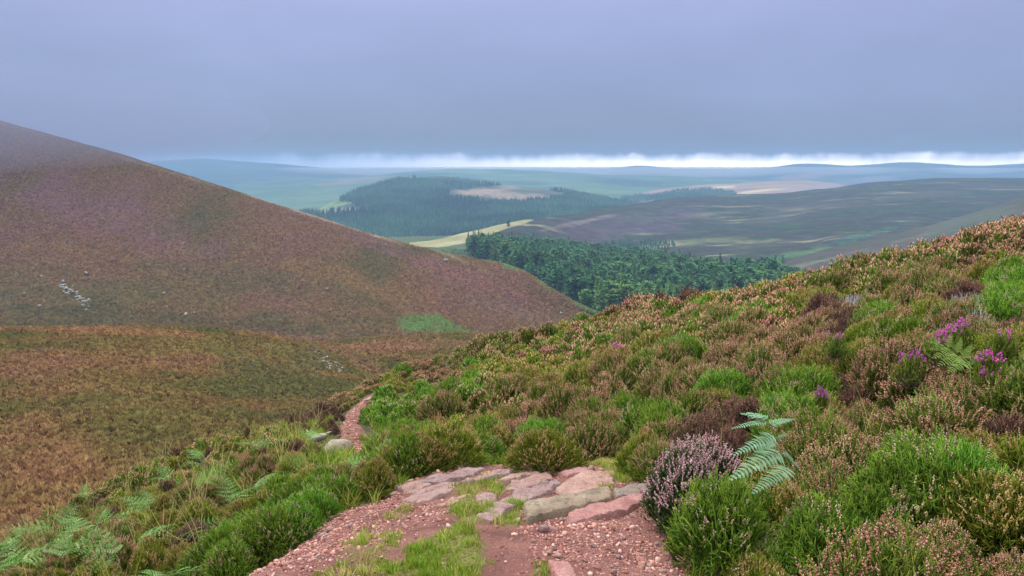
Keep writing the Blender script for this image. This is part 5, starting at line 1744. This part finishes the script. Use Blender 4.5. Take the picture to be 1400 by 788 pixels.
rs = np.random.default_rng(3)
SG = 'pale rocks of the scree streak across the hill'
for i in range(46):
    t = rs.random() ** 1.1
    hill_rock(G_left, 84 + 40 * t + rs.normal(0, 2.6 * (1 - t * .5)), 389 + 34 * t + rs.normal(0, 3.2), rs.uniform(1.8, 4.2), 'pale rock in the scree streak on the brown hill', SG)
for i in range(26):
    t = rs.random()
    hill_rock(G_knoll, 428 + 38 * t + rs.normal(0, 5), 478 + 34 * t + rs.normal(0, 3.5), rs.uniform(1.8, 4.0), 'pale rock in the scree on the near knoll flank', 'pale rocks on the flank of the knoll')
for px, py, w, lab in ((57, 379, 3, 'small pale rock uphill of the scree streak'), (118, 376, 4, 'flat pale rock uphill and beyond the scree streak'), (33, 402, 3, 'solitary pale rock level with the top of the scree'), (54, 420, 4, 'pale rock below and outside the scree streak'),
                       (252, 370, 3, 'tiny pale rock high on the open brown slope'), (224, 402, 3, 'rock in the olive patch on the brown hill'), (228, 421, 3, 'grey rock under the olive patch on the brown hill'), (254, 432, 5, 'pale rock above the crest of the knoll'),
                       (266, 429, 3, 'smaller rock next to the pale rock above the knoll'), (448, 397, 4, 'pale rock in mid-slope of the brown hill'), (610, 358, 5, 'bright white rock near the shoulder of the hill'), (692, 359, 3, 'white rock on the green verge by the plantation'), (766, 430, 4, 'pale rock low on the brown hill near the trees')):
    hill_rock(G_left, px, py, w, lab)
pq = near_pts(G_left[:67], 772, 406)
mb = MB(); v, f, _ = spindles([pq - [0, 0, .3]], [pq + [0, 0, 2.6]], .11, ((0, 1), (.97, 1), (1, 0)), 6); mb.add(v - pq, f)
tag(obj('post', mb.mesh('post', [M_SCREE]), loc=pq), 'thin pale post standing where the heather meets the plantation', 'post')

# ------------------------------------------------------------------ the damp air of the valley
def haze():
    m = bpy.data.materials.new('damp_air'); m.use_nodes = True
    nt = m.node_tree; nt.nodes.clear()
    out, v = nt.nodes.new('ShaderNodeOutputMaterial'), nt.nodes.new('ShaderNodeVolumePrincipled')
    v.inputs['Color'].default_value = (.36, .58, .84, 1)
    v.inputs['Density'].default_value = HAZE
    nt.links.new(v.outputs[0], out.inputs['Volume'])
    x, y0, y1, z0, z1 = 5500, -300, 6700, -240, 62
    V = [(a, b, c) for c in (z0, z1) for b in (y0, y1) for a in (-x, x)]
    F = [(0, 2, 3, 1), (4, 5, 7, 6), (0, 1, 5, 4), (2, 6, 7, 3), (0, 4, 6, 2), (1, 3, 7, 5)]
    me = mesh_np('haze', V, np.array(F), [m], smooth=False)
    obj('haze', me, kind='stuff')


HAZE = .00027
haze()


def mist(c, r, dens, col):
    m = bpy.data.materials.new('hill_mist'); m.use_nodes = True
    nt = m.node_tree; nt.nodes.clear()
    out, v = nt.nodes.new('ShaderNodeOutputMaterial'), nt.nodes.new('ShaderNodeVolumePrincipled')
    v.inputs['Color'].default_value = (*col, 1)
    v.inputs['Density'].default_value = dens
    nt.links.new(v.outputs[0], out.inputs['Volume'])
    bm = bmesh.new(); bmesh.ops.create_icosphere(bm, subdivisions=4, radius=1)
    me = bpy.data.meshes.new('mist'); bm.to_mesh(me); bm.free(); me.materials.append(m)
    o = obj('mist', me, kind='stuff', loc=c, scale=r)


mist(tuple(P(-90, 165, 440)), (190, 150, 34), .0034, (.43, .49, .72))     # cloud brushing the top of the hill
mist((800, 5250, -62), (4600, 420, 46), .0034, (.97, .97, 1.0))     # vapour lying along the farthest ridge
